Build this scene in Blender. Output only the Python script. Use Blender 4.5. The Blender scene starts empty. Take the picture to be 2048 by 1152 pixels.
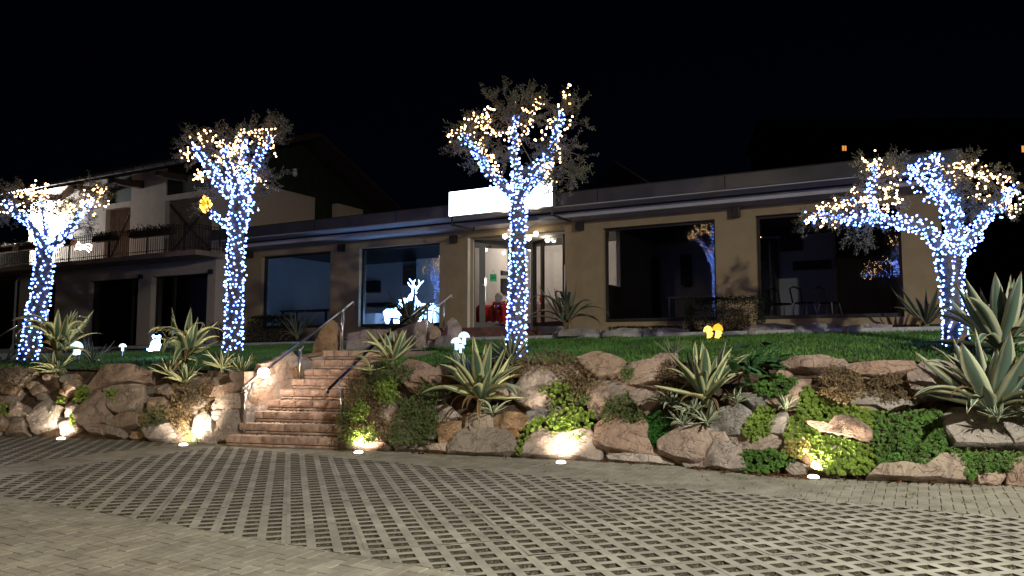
import bpy, math, random
import numpy as np
from math import sin, cos, pi, sqrt, atan2, radians, floor
from mathutils import Vector, Matrix, noise

sc = bpy.context.scene
COL = sc.collection
V = Vector

# ------------------------------------------------------------------ camera
FPX, EYE = 1500.0, 1.55                 # focal length in photo pixels, eye height
PITCH = math.atan(124.0 / FPX)
cam_d = bpy.data.cameras.new('camera'); cam = bpy.data.objects.new('camera', cam_d); COL.objects.link(cam)
cam_d.sensor_width = 36.0; cam_d.lens = 36.0 * FPX / 2048.0
cam_d.clip_start = 0.05; cam_d.clip_end = 2000
cam.location = (0, 0, EYE); cam.rotation_euler = (pi / 2 + PITCH, 0, 0)
sc.camera = cam

# ------------------------------------------------------------------ night sky, exposure
world = bpy.data.worlds.new('World'); sc.world = world; world.use_nodes = True
wn = world.node_tree.nodes; wl = world.node_tree.links
bg = wn['Background']
sky = wn.new('ShaderNodeTexSky'); sky.sky_type = 'NISHITA'; sky.sun_disc = False
sky.sun_elevation = radians(2.0); sky.sun_rotation = radians(200)
tint = wn.new('ShaderNodeMixRGB'); tint.blend_type = 'MULTIPLY'; tint.inputs[0].default_value = 1.0
tint.inputs[2].default_value = (0.22, 0.30, 1.0, 1)
wl.new(sky.outputs[0], tint.inputs[1]); wl.new(tint.outputs[0], bg.inputs[0])
bg.inputs[1].default_value = 0.0012
sc.view_settings.view_transform = 'Standard'; sc.view_settings.look = 'None'
sc.view_settings.exposure = 0.0; sc.view_settings.gamma = 1.0; sc.view_settings.use_curve_mapping = False
sc.cycles.max_bounces = 6; sc.cycles.diffuse_bounces = 3; sc.cycles.glossy_bounces = 3
sc.cycles.transparent_max_bounces = 12; sc.cycles.transmission_bounces = 4
sc.cycles.sample_clamp_indirect = 2.0; sc.cycles.sample_clamp_direct = 0.0
sc.cycles.use_denoising = True
sc.cycles.caustics_reflective = False; sc.cycles.caustics_refractive = False

# lamps of the place: power in watts
P_STREET, C_STREET = 12500.0, (1.0, 0.955, 0.81)
P_SODIUM, C_SODIUM = 1700.0, (1.0, 0.70, 0.36)
P_UP, C_UP = 115.0, (1.0, 0.82, 0.60)
E_COLD, E_WARM = 13.0, 11.0

# ------------------------------------------------------------------ frames of reference
BETA = radians(28.6)
E1 = V((cos(BETA), -sin(BETA), 0)); E2 = V((sin(BETA), cos(BETA), 0))
def F(a, b, z): return E1 * a + E2 * b + V((0, 0, z))           # facade frame
def ray(px, py):
    u = (px - 1024) / FPX; v = (576 - py) / FPX
    return V((u, cos(PITCH) - sin(PITCH) * v, sin(PITCH) + cos(PITCH) * v))
O = V((0, 0, EYE))
def at_e2(px, py, b): d = ray(px, py); return O + d * (b / d.dot(E2))
def at_e1(px, py, a): d = ray(px, py); return O + d * ((a - O.dot(E1)) / d.dot(E1))
def at_Y(px, py, Y): d = ray(px, py); return O + d * (Y / d.y)
def at_z(px, py, z): d = ray(px, py); return O + d * ((z - EYE) / d.z)
def fc(px, py, b):                                                # (along facade, z) on a plane parallel to the facade
    p = at_e2(px, py, b); return p.dot(E1), p.z

# ------------------------------------------------------------------ materials
MATS = {}
def nodes(m): return m.node_tree.nodes, m.node_tree.links
def mat(name, col, rough=0.8, metal=0.0, var=0.25, scale=6.0, bump=0.0, bscale=None, col2=None, spec=0.3, objvar=0.0, detail=6, stain=0.0):
    if name in MATS: return MATS[name]
    m = bpy.data.materials.new(name); m.use_nodes = True
    n, l = nodes(m); b = n['Principled BSDF']
    b.inputs['Roughness'].default_value = rough; b.inputs['Metallic'].default_value = metal
    b.inputs['Specular IOR Level'].default_value = spec
    tc = n.new('ShaderNodeTexCoord')
    nz = n.new('ShaderNodeTexNoise'); nz.inputs['Scale'].default_value = scale; nz.inputs['Detail'].default_value = detail
    l.new(tc.outputs['Object'], nz.inputs['Vector'])
    cr = n.new('ShaderNodeValToRGB')
    c2 = col2 or tuple(c * (1 + var) for c in col)
    c1 = tuple(c * (1 - var) for c in col)
    cr.color_ramp.elements[0].position = 0.32; cr.color_ramp.elements[1].position = 0.68
    cr.color_ramp.elements[0].color = (*c1, 1); cr.color_ramp.elements[1].color = (*c2, 1)
    l.new(nz.outputs['Fac'], cr.inputs[0]); out = cr.outputs[0]
    if stain:      # worn and dirty patches, fixed to the place
        gp = n.new('ShaderNodeNewGeometry'); l.new(gp.outputs['Position'], nz.inputs['Vector'])
        for sc_, lo, off in ((.55, 1 - stain, 0), (2.7, 1 - stain * .7, 9)):
            mp = n.new('ShaderNodeMapping'); mp.inputs['Location'].default_value = (off, off, 0); l.new(gp.outputs['Position'], mp.inputs[0])
            ns = n.new('ShaderNodeTexNoise'); ns.inputs['Scale'].default_value = sc_; ns.inputs['Detail'].default_value = 7; ns.inputs['Roughness'].default_value = .62; l.new(mp.outputs[0], ns.inputs['Vector'])
            rs = n.new('ShaderNodeMapRange'); rs.inputs[1].default_value = .38; rs.inputs[2].default_value = .62; rs.inputs[3].default_value = lo; rs.inputs[4].default_value = 1.08; l.new(ns.outputs['Fac'], rs.inputs[0])
            ms = n.new('ShaderNodeMixRGB'); ms.blend_type = 'MULTIPLY'; ms.inputs[0].default_value = 1; l.new(out, ms.inputs[1]); l.new(rs.outputs[0], ms.inputs[2]); out = ms.outputs[0]
    if objvar:
        oi = n.new('ShaderNodeObjectInfo'); mr = n.new('ShaderNodeMapRange')
        mr.inputs[3].default_value = 1 - objvar; mr.inputs[4].default_value = 1 + objvar
        l.new(oi.outputs['Random'], mr.inputs[0])
        mx = n.new('ShaderNodeMixRGB'); mx.blend_type = 'MULTIPLY'; mx.inputs[0].default_value = 1
        l.new(out, mx.inputs[1]); l.new(mr.outputs[0], mx.inputs[2]); out = mx.outputs[0]
    l.new(out, b.inputs['Base Color'])
    if bump:
        nb = n.new('ShaderNodeTexNoise'); nb.inputs['Scale'].default_value = bscale or scale * 5; nb.inputs['Detail'].default_value = 8
        l.new(tc.outputs['Object'], nb.inputs['Vector'])
        bp = n.new('ShaderNodeBump'); bp.inputs['Strength'].default_value = bump; bp.inputs['Distance'].default_value = 0.02
        l.new(nb.outputs['Fac'], bp.inputs['Height']); l.new(bp.outputs[0], b.inputs['Normal'])
    MATS[name] = m; return m
def emis(name, col, strength, sample=True):
    if name in MATS: return MATS[name]
    m = bpy.data.materials.new(name); m.use_nodes = True
    n, l = nodes(m); b = n['Principled BSDF']
    b.inputs['Base Color'].default_value = (*[min(1, c * .8) for c in col], 1)
    b.inputs['Emission Color'].default_value = (*col, 1); b.inputs['Emission Strength'].default_value = strength
    MATS[name] = m; return m
def glass_mat(name, tint=(.78, .80, .81), ior=1.85):
    if name in MATS: return MATS[name]
    m = bpy.data.materials.new(name); m.use_nodes = True
    n, l = nodes(m); n.remove(n['Principled BSDF'])
    o = n['Material Output']; t = n.new('ShaderNodeBsdfTransparent'); t.inputs[0].default_value = (*tint, 1)
    g = n.new('ShaderNodeBsdfGlossy'); g.inputs['Roughness'].default_value = 0.0
    fr = n.new('ShaderNodeFresnel'); fr.inputs[0].default_value = ior
    mx = n.new('ShaderNodeMixShader')
    l.new(fr.outputs[0], mx.inputs[0]); l.new(t.outputs[0], mx.inputs[1]); l.new(g.outputs[0], mx.inputs[2]); l.new(mx.outputs[0], o.inputs[0])
    MATS[name] = m; return m
def stone_mat(name, ca, cb, cc, scale=3.0):
    """sandstone: two warm tones in bands, dark stains, gritty relief, each stone its own shift"""
    m = bpy.data.materials.new(name); m.use_nodes = True
    n, l = nodes(m); b = n['Principled BSDF']; b.inputs['Roughness'].default_value = 0.9; b.inputs['Specular IOR Level'].default_value = 0.2
    g = n.new('ShaderNodeNewGeometry'); oi = n.new('ShaderNodeObjectInfo')
    n1 = n.new('ShaderNodeTexNoise'); n1.inputs['Scale'].default_value = scale; n1.inputs['Detail'].default_value = 9; n1.inputs['Roughness'].default_value = .65
    n1.inputs['Distortion'].default_value = 0.6
    l.new(g.outputs['Position'], n1.inputs['Vector'])
    r1 = n.new('ShaderNodeValToRGB'); e = r1.color_ramp.elements
    e[0].position = .36; e[0].color = (*ca, 1); e[1].position = .66; e[1].color = (*cb, 1)
    l.new(n1.outputs['Fac'], r1.inputs[0])
    n2 = n.new('ShaderNodeTexNoise'); n2.inputs['Scale'].default_value = scale * 2.3; n2.inputs['Detail'].default_value = 10; n2.inputs['Roughness'].default_value = .7
    mp = n.new('ShaderNodeMapping'); mp.inputs['Scale'].default_value = (1, 1, .45); mp.inputs['Location'].default_value = (7, 3, 1)
    l.new(g.outputs['Position'], mp.inputs[0]); l.new(mp.outputs[0], n2.inputs['Vector'])
    r2 = n.new('ShaderNodeValToRGB'); r2.color_ramp.elements[0].position = .54; r2.color_ramp.elements[1].position = .74
    l.new(n2.outputs['Fac'], r2.inputs[0])
    mx = n.new('ShaderNodeMixRGB'); l.new(r2.outputs[0], mx.inputs[0]); l.new(r1.outputs[0], mx.inputs[1]); mx.inputs[2].default_value = (*cc, 1)
    ck = n.new('ShaderNodeTexNoise'); ck.inputs['Scale'].default_value = 2.6; ck.inputs['Detail'].default_value = 3; ck.inputs['Distortion'].default_value = 1.4
    mpc = n.new('ShaderNodeMapping'); mpc.inputs['Location'].default_value = (3, 8, 2); mpc.inputs['Rotation'].default_value = (.5, .3, .4); mpc.inputs['Scale'].default_value = (1, 1, 1.5)
    l.new(g.outputs['Position'], mpc.inputs[0]); l.new(mpc.outputs[0], ck.inputs['Vector'])
    s1 = n.new('ShaderNodeMath'); s1.operation = 'SUBTRACT'; s1.inputs[1].default_value = .5; l.new(ck.outputs['Fac'], s1.inputs[0])
    s2 = n.new('ShaderNodeMath'); s2.operation = 'ABSOLUTE'; l.new(s1.outputs[0], s2.inputs[0])
    s3 = n.new('ShaderNodeMapRange'); s3.inputs[1].default_value = .0; s3.inputs[2].default_value = .016; s3.inputs[3].default_value = .62; s3.inputs[4].default_value = 1.0; l.new(s2.outputs[0], s3.inputs[0])
    mck = n.new('ShaderNodeMixRGB'); mck.blend_type = 'MULTIPLY'; mck.inputs[0].default_value = 1; l.new(mx.outputs[0], mck.inputs[1]); l.new(s3.outputs[0], mck.inputs[2]); mx = mck
    hs = n.new('ShaderNodeHueSaturation')
    mr = n.new('ShaderNodeMapRange'); mr.inputs[3].default_value = .75; mr.inputs[4].default_value = 1.22
    l.new(oi.outputs['Random'], mr.inputs[0]); l.new(mr.outputs[0], hs.inputs['Value'])
    m2 = n.new('ShaderNodeMath'); m2.operation = 'MULTIPLY'; m2.inputs[1].default_value = 7.31
    fr = n.new('ShaderNodeMath'); fr.operation = 'FRACT'; l.new(oi.outputs['Random'], m2.inputs[0]); l.new(m2.outputs[0], fr.inputs[0])
    mr2 = n.new('ShaderNodeMapRange'); mr2.inputs[3].default_value = .45; mr2.inputs[4].default_value = 1.2
    l.new(fr.outputs[0], mr2.inputs[0]); l.new(mr2.outputs[0], hs.inputs['Saturation'])
    l.new(mx.outputs[0], hs.inputs['Color']); l.new(hs.outputs[0], b.inputs['Base Color'])
    n3 = n.new('ShaderNodeTexNoise'); n3.inputs['Scale'].default_value = 22; n3.inputs['Detail'].default_value = 10; n3.inputs['Roughness'].default_value = .7
    l.new(g.outputs['Position'], n3.inputs['Vector'])
    bp = n.new('ShaderNodeBump'); bp.inputs['Strength'].default_value = 1.0; bp.inputs['Distance'].default_value = .05
    ha = n.new('ShaderNodeMath'); ha.operation = 'MULTIPLY_ADD'; ha.inputs[1].default_value = .7; l.new(s3.outputs[0], ha.inputs[0]); l.new(n3.outputs['Fac'], ha.inputs[2])
    l.new(ha.outputs[0], bp.inputs['Height']); l.new(bp.outputs[0], b.inputs['Normal'])
    MATS[name] = m; return m
def leaf_mat(name, col, var=.3, rough=.5, back=None, scale=9.0, hue=.0):
    if name in MATS: return MATS[name]
    m = mat(name, col, rough=rough, var=var, scale=scale, spec=.3)
    return m
# agave leaf: green blade with cream margins, laid out along the leaf's own width coordinate
def agave_mat(name, green, cream, edge=.30, soft=.05, dry=(0.2, .13, .06)):
    m = bpy.data.materials.new(name); m.use_nodes = True
    n, l = nodes(m); b = n['Principled BSDF']; b.inputs['Roughness'].default_value = .48; b.inputs['Specular IOR Level'].default_value = .35
    uv = n.new('ShaderNodeUVMap'); uv.uv_map = 'UVMap'
    sx = n.new('ShaderNodeSeparateXYZ'); l.new(uv.outputs[0], sx.inputs[0])
    a = n.new('ShaderNodeMath'); a.operation = 'SUBTRACT'; a.inputs[1].default_value = .5; l.new(sx.outputs[0], a.inputs[0])
    ab = n.new('ShaderNodeMath'); ab.operation = 'ABSOLUTE'; l.new(a.outputs[0], ab.inputs[0])
    oi = n.new('ShaderNodeObjectInfo'); tc = n.new('ShaderNodeTexCoord')
    nz = n.new('ShaderNodeTexNoise'); nz.inputs['Scale'].default_value = 7; nz.inputs['Detail'].default_value = 5
    l.new(tc.outputs['Object'], nz.inputs['Vector'])
    wob = n.new('ShaderNodeMath'); wob.operation = 'MULTIPLY_ADD'; wob.inputs[1].default_value = .10; l.new(nz.outputs['Fac'], wob.inputs[0]); l.new(ab.outputs[0], wob.inputs[2])
    cr = n.new('ShaderNodeValToRGB'); e = cr.color_ramp.elements
    e[0].position = edge + .05 - soft; e[0].color = (*green, 1); e[1].position = edge + .05 + soft; e[1].color = (*cream, 1)
    l.new(wob.outputs[0], cr.inputs[0])
    # faint lengthwise streaks
    st = n.new('ShaderNodeTexNoise'); st.inputs['Scale'].default_value = 14; mp = n.new('ShaderNodeMapping'); mp.inputs['Scale'].default_value = (3, .25, 1)
    l.new(uv.outputs[0], mp.inputs[0]); l.new(mp.outputs[0], st.inputs['Vector'])
    mr = n.new('ShaderNodeMapRange'); mr.inputs[3].default_value = .7; mr.inputs[4].default_value = 1.3; l.new(st.outputs['Fac'], mr.inputs[0])
    m2 = n.new('ShaderNodeMapRange'); m2.inputs[3].default_value = .72; m2.inputs[4].default_value = 1.15; l.new(oi.outputs['Random'], m2.inputs[0])
    mu = n.new('ShaderNodeMath'); mu.operation = 'MULTIPLY'; l.new(mr.outputs[0], mu.inputs[0]); l.new(m2.outputs[0], mu.inputs[1])
    mx = n.new('ShaderNodeMixRGB'); mx.blend_type = 'MULTIPLY'; mx.inputs[0].default_value = 1; l.new(cr.outputs[0], mx.inputs[1]); l.new(mu.outputs[0], mx.inputs[2])
    # brown dried tip
    tr = n.new('ShaderNodeMapRange'); tr.inputs[1].default_value = .93; tr.inputs[2].default_value = .985; l.new(sx.outputs[1], tr.inputs[0])
    mt = n.new('ShaderNodeMixRGB'); l.new(tr.outputs[0], mt.inputs[0]); l.new(mx.outputs[0], mt.inputs[1]); mt.inputs[2].default_value = (*dry, 1)
    l.new(mt.outputs[0], b.inputs['Base Color'])
    MATS[name] = m; return m

# ------------------------------------------------------------------ mesh helpers
def wloc(o):
    p = V((0, 0, 0))
    while o is not None: p = p + V(o.location); o = o.parent
    return p
def tag(o, label=None, cat=None, group=None, kind=None):
    if label: o['label'] = label
    if cat: o['category'] = cat
    if group: o['group'] = group
    if kind: o['kind'] = kind
    return o
def thing(name, loc, label, cat, group=None):
    o = bpy.data.objects.new(name, None); o.empty_display_size = .2; COL.objects.link(o); o.location = loc
    return tag(o, label, cat, group)
class MB:
    def __init__(s): s.v = []; s.f = []; s.uv = []
    def add(s, vs, fs, uvs=None):
        k = len(s.v); s.v.extend([tuple(p) for p in vs]); s.f.extend([tuple(i + k for i in f) for f in fs])
        if uvs: s.uv.extend(uvs)
    def hexa(s, p):      # 8 corners: bottom loop 0-3, top loop 4-7
        s.add(p, [(3, 2, 1, 0), (4, 5, 6, 7), (0, 1, 5, 4), (1, 2, 6, 5), (2, 3, 7, 6), (3, 0, 4, 7)])
    def box(s, a0, a1, b0, b1, z0, z1):   # facade frame
        s.hexa([F(a0, b0, z0), F(a1, b0, z0), F(a1, b1, z0), F(a0, b1, z0), F(a0, b0, z1), F(a1, b0, z1), F(a1, b1, z1), F(a0, b1, z1)])
    def obox(s, c, ax, ay, az, hx, hy, hz):
        c = V(c); p = []
        for z in (-1, 1):
            for x, y in ((-1, -1), (1, -1), (1, 1), (-1, 1)): p.append(c + ax * hx * x + ay * hy * y + az * hz * z)
        s.hexa(p)
    def bar(s, p, q, w, h, up=V((0, 0, 1))):
        p = V(p); q = V(q); d = (q - p); L = d.length
        if L < 1e-6: return
        d /= L; x = d.cross(up)
        if x.length < 1e-4: x = d.cross(V((1, 0, 0)))
        x.normalize(); y = x.cross(d)
        s.obox((p + q) / 2, x, d, y, w / 2, L / 2, h / 2)
    def tube(s, pts, r, n=8, cap=True):
        pts = [V(p) for p in pts]; m = len(pts)
        if not hasattr(r, '__len__'): r = [r] * m
        vs = []; fs = []; prev = None
        for i in range(m):
            t = (pts[min(i + 1, m - 1)] - pts[max(i - 1, 0)])
            if t.length < 1e-9: t = V((0, 0, 1))
            t.normalize()
            if prev is None:
                x = t.cross(V((0.13, .97, .2))); 
                if x.length < 1e-3: x = t.cross(V((1, 0, 0)))
            else: x = prev - t * prev.dot(t)
            x.normalize(); prev = x; y = t.cross(x)
            for k in range(n):
                a = 2 * pi * k / n; vs.append(pts[i] + (x * cos(a) + y * sin(a)) * r[i])
        for i in range(m - 1):
            for k in range(n):
                a = i * n + k; b = i * n + (k + 1) % n; fs.append((a, b, b + n, a + n))
        if cap: fs.append(tuple(range(n - 1, -1, -1))); fs.append(tuple(range((m - 1) * n, m * n)))
        s.add(vs, fs)
    def lathe(s, c, prof, n=16, ax=V((0, 0, 1))):   # prof: (radius, height)
        c = V(c); x = ax.orthogonal().normalized(); y = ax.cross(x); vs = []; fs = []
        for r, h in prof:
            for k in range(n):
                a = 2 * pi * k / n; vs.append(c + ax * h + (x * cos(a) + y * sin(a)) * max(r, 1e-4))
        for i in range(len(prof) - 1):
            for k in range(n):
                a = i * n + k; b = i * n + (k + 1) % n; fs.append((a, b, b + n, a + n))
        fs.append(tuple(range(n - 1, -1, -1))); fs.append(tuple(range((len(prof) - 1) * n, len(prof) * n)))
        s.add(vs, fs)
    def ball(s, c, r, n=8, m=5, sq=(1, 1, 1)):
        c = V(c); vs = []; fs = []
        for i in range(m + 1):
            th = pi * i / m
            for k in range(n):
                a = 2 * pi * k / n
                vs.append(c + V((cos(a) * sin(th) * r * sq[0], sin(a) * sin(th) * r * sq[1], cos(th) * r * sq[2])))
        for i in range(m):
            for k in range(n):
                a = i * n + k; b = i * n + (k + 1) % n; fs.append((a, a + n, b + n, b))
        s.add(vs, fs)
    def mesh(s, name, org=V((0, 0, 0))):
        me = bpy.data.meshes.new(name)
        v = np.array(s.v, dtype=np.float64).reshape(-1, 3) - np.array(org)
        nv = len(v); tot = [len(f) for f in s.f]; li = [i for f in s.f for i in f]
        me.vertices.add(nv); me.vertices.foreach_set('co', v.astype(np.float32).ravel())
        me.loops.add(len(li)); me.loops.foreach_set('vertex_index', li)
        me.polygons.add(len(tot)); st = np.zeros(len(tot), np.int32); st[1:] = np.cumsum(tot)[:-1]
        me.polygons.foreach_set('loop_start', st)
        me.update(calc_edges=True); me.validate()
        me.polygons.foreach_set('use_smooth', [False] * len(me.polygons))
        if s.uv and len(s.uv) == nv:
            uvl = me.uv_layers.new(name='UVMap'); arr = np.array(s.uv, np.float32)
            idx = np.zeros(len(me.loops), np.int32); me.loops.foreach_get('vertex_index', idx)
            uvl.data.foreach_set('uv', arr[idx].ravel())
        return me
    def build(s, name, m, parent=None, smooth=False, loc=None, kind=None, bevel=0):
        org = wloc(parent) if parent is not None else (V(loc) if loc is not None else V((0, 0, 0)))
        me = s.mesh(name, org); me.materials.append(m)
        if smooth: me.polygons.foreach_set('use_smooth', [True] * len(me.polygons))
        o = bpy.data.objects.new(name, me); COL.objects.link(o)
        if parent is not None: o.parent = parent
        elif loc is not None: o.location = loc
        if kind: o['kind'] = kind
        if bevel:
            bv = o.modifiers.new('bevel', 'BEVEL'); bv.width = bevel; bv.segments = 2; bv.limit_method = 'ANGLE'
        return o
def inst(src, parent, loc, rot=(0, 0, 0), scl=(1, 1, 1)):
    o = src.copy(); COL.objects.link(o); o.parent = parent; o.location = loc; o.rotation_euler = rot; o.scale = scl
    return o
def put(name, me, parent, loc, rot=(0, 0, 0), scl=(1, 1, 1)):
    o = bpy.data.objects.new(name, me); COL.objects.link(o); o.parent = parent; o.location = loc; o.rotation_euler = rot; o.scale = scl
    return o
def lamp(name, kind, loc, energy, col, parent=None, size=.1, aim=None, spot=None, blend=.6):
    d = bpy.data.lights.new(name, kind); d.energy = energy; d.color = col
    if kind in ('POINT', 'SPOT'): d.shadow_soft_size = size
    if kind == 'SPOT' and spot: d.spot_size = spot; d.spot_blend = blend
    o = bpy.data.objects.new(name, d); COL.objects.link(o)
    if parent is not None: o.parent = parent; o.location = V(loc) - wloc(parent)
    else: o.location = loc
    if aim is not None: o.rotation_euler = (V(aim) - V(loc)).to_track_quat('-Z', 'Y').to_euler()
    return o
def clip(poly, nx, ny, c):           # keep nx*x+ny*y <= c ; 2D polygon
    out = []
    for i in range(len(poly)):
        p = poly[i]; q = poly[(i + 1) % len(poly)]
        dp = nx * p[0] + ny * p[1] - c; dq = nx * q[0] + ny * q[1] - c
        if dp <= 0: out.append(p)
        if (dp < 0 < dq) or (dq < 0 < dp):
            t = dp / (dp - dq); out.append((p[0] + (q[0] - p[0]) * t, p[1] + (q[1] - p[1]) * t))
    return out
def area2(p): return .5 * sum(p[i][0] * p[(i + 1) % len(p)][1] - p[(i + 1) % len(p)][0] * p[i][1] for i in range(len(p)))
def inpoly(x, y, poly):
    c = False; j = len(poly) - 1
    for i in range(len(poly)):
        xi, yi = poly[i]; xj, yj = poly[j]
        if (yi > y) != (yj > y) and x < (xj - xi) * (y - yi) / (yj - yi) + xi: c = not c
        j = i
    return c
def bbox(poly): xs = [p[0] for p in poly]; ys = [p[1] for p in poly]; return min(xs), max(xs), min(ys), max(ys)

# ------------------------------------------------------------------ the rockery slope (a wall leaning back along NR)
TR = V((.946, -.324, 0)); NR = V((.324, .946, 0)); LEAN = .62
BASE = [(-26, 19.2), (-16, 15.9), (-9.35, 13.7), (-7, 13.1), (-4.9, 12.57), (-4.5, 12.42), (-2.87, 12.0), (-1.09, 11.34), (.12, 11.0), (1.2, 10.65), (2.16, 10.24), (2.93, 9.65), (4.27, 9.0), (5.89, 8.72), (9, 8.1), (14, 7.0)]
_t = [V((x, y, 0)).dot(TR) for x, y in BASE]; _n = [V((x, y, 0)).dot(NR) for x, y in BASE]
def beta(t): return float(np.interp(t, _t, _n))
def ztop(t): return float(np.interp(t, [-14, -9, -5.5, -4.5, -2.5, 0, 3, 8], [1.2, 1.22, 1.3, 1.36, 1.36, 1.42, 1.42, 1.36]))
def wallP(t, z, off=0.0): return TR * t + NR * (beta(t) + LEAN * z - off) + V((0, 0, z))
def on_wall(px, py, off=0.0):
    d = ray(px, py); prev = None
    Y = 6.0
    while Y < 26:
        p = O + d * (Y / d.y); t = p.dot(TR); g = p.dot(NR) - beta(t) - LEAN * p.z + off
        if g >= 0:
            if prev is None: return p
            k = prev[1] / (prev[1] - g); return prev[0] + (p - prev[0]) * k
        prev = (p, g); Y += .05
    return p
KERB2 = 16.0
def kerbz(e1): return 1.985 + .0115 * e1 if e1 > -9 else 1.8815 + .0135 * (e1 + 9)
def lawnz(p):
    t = p.dot(TR); nn = p.dot(NR); n0 = beta(t) + LEAN * ztop(t)
    a = p.dot(E1)
    # distance along NR to the kerb line
    k = (KERB2 - p.dot(E2)) / NR.dot(E2); n1 = nn + k
    kz = kerbz((p + NR * k).dot(E1)) - .09
    s = min(1, max(0, (nn - n0) / max(.3, n1 - n0)))
    return ztop(t) - .03 + (kz - ztop(t) + .03) * (s ** .85)
def on_lawn(px, Y):
    u = (px - 1024) / FPX
    p = V((u * Y, Y, 0))
    for _ in range(3):
        z = lawnz(p); v = 0
        # refine X for pitch (small)
        d = ray(px, 576 - (z - EYE) / Y * FPX - 124); p = V((d.x / d.y * Y, Y, 0))
    return V((p.x, p.y, lawnz(p)))
# stair corridor: left and right edge lines
SA = radians(14); S1 = V((cos(SA), -sin(SA), 0)); S2 = V((sin(SA), cos(SA), 0))
LE = (V((-4.62, 12.32, 0)), V((.43, .90, 0)).normalized()); RE = (V((-2.82, 12.02, 0)), V((.20, .98, 0)).normalized())
def side(p, e): return (p.x - e[0].x) * e[1].y - (p.y - e[0].y) * e[1].x     # >0 : right of the line
def in_corridor(p, m=0.0): return side(p, LE) > -m and side(p, RE) < m
# ================================================================== GROUND
M_conc = mat('paver_concrete', (.33, .315, .27), rough=.9, var=.20, scale=3.0, bump=.35, bscale=90, objvar=.10, detail=9, stain=.13)
M_brick = mat('paving_brick', (.34, .32, .265), rough=.9, var=.20, scale=3.5, bump=.35, bscale=90, objvar=.16, detail=9, stain=.13)
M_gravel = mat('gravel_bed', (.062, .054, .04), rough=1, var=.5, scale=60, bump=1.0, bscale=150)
M_grav1 = mat('gravel_stone', (.16, .142, .11), rough=.9, var=.6, scale=25)
M_ground = mat('asphalt', (.06, .058, .05), rough=.95, var=.2, scale=4, bump=.4, bscale=120)
M_soil = mat('soil', (.075, .05, .035), rough=1, var=.5, scale=9, bump=1.0, bscale=30)
M_stone = stone_mat('sandstone', (.36, .255, .205), (.52, .395, .325), (.20, .145, .12))
M_stone2 = stone_mat('grey_rock', (.25, .215, .19), (.42, .365, .32), (.085, .075, .07), scale=2.2)
M_ochre = stone_mat('ochre_rock', (.34, .22, .14), (.46, .32, .21), (.16, .11, .08))
M_stepb = mat('step_brick', (.40, .275, .22), rough=.85, var=.28, scale=9, bump=.6, bscale=45, objvar=.22)
M_pebble = mat('pebble', (.45, .40, .34), rough=.6, var=.35, scale=8)
M_mortar = mat('mortar', (.20, .15, .12), rough=1, var=.25, scale=12, bump=.5, bscale=60)
M_steel = mat('steel', (.55, .55, .56), rough=.33, metal=1, var=.05, scale=3)
M_kerb = mat('kerb_stone', (.40, .40, .38), rough=.85, var=.12, scale=5, bump=.2)

b = MB(); S = 400
b.add([(-S, -S, -.045), (S, -S, -.045), (S, S, -.045), (-S, S, -.045)], [(0, 1, 2, 3)])
tag(b.build('ground', M_ground), kind='structure')
b = MB(); c0 = [F(-34, -6, -.013), F(14, -6, -.013), F(14, 12.2, -.013), F(-34, 12.2, -.013)]
b.add(c0, [(0, 1, 2, 3)]); bed = tag(b.build('gravel_bed', M_gravel), kind='structure')
pav = thing('paved_forecourt', (0, 0, 0), 'concrete grid pavers and herringbone bricks in front of the rock wall', None); del pav['label']; pav['kind'] = 'structure'

GF, GB, XB0, XB1 = 4.55, 8.5, -10.95, -10.05
G1 = V((cos(radians(16.4)), sin(radians(16.4)), 0)); G2 = V((-sin(radians(16.4)), cos(radians(16.4)), 0))
PU, PW = .196, .168; SU, SW = .122, .104
def proj(p):
    d = V(p) - O; c, s = cos(PITCH), sin(PITCH); w = d.y * c + d.z * s; v = -d.y * s + d.z * c
    if w < .3: return None
    return 1024 + FPX * d.x / w, 576 - FPX * v / w
def seen(p, mx=420, my=190):
    q = proj(p); return q is not None and -mx < q[0] < 2048 + mx and q[1] < 1152 + my
def to_e(p): return p.dot(E1), p.dot(E2)
rng = random.Random(3)
_edge = [(GF, -1), (GB, 1)]
def band_half(e1c):   # half planes (in facade coords a,b) for this bay
    hp = [((0, -1), -GF), ((0, 1), GB)]
    hp.append(((-1, 0), -XB1) if e1c > (XB0 + XB1) / 2 else ((1, 0), XB0))
    return hp
def lat(u, w): return G1 * u + G2 * w
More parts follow.
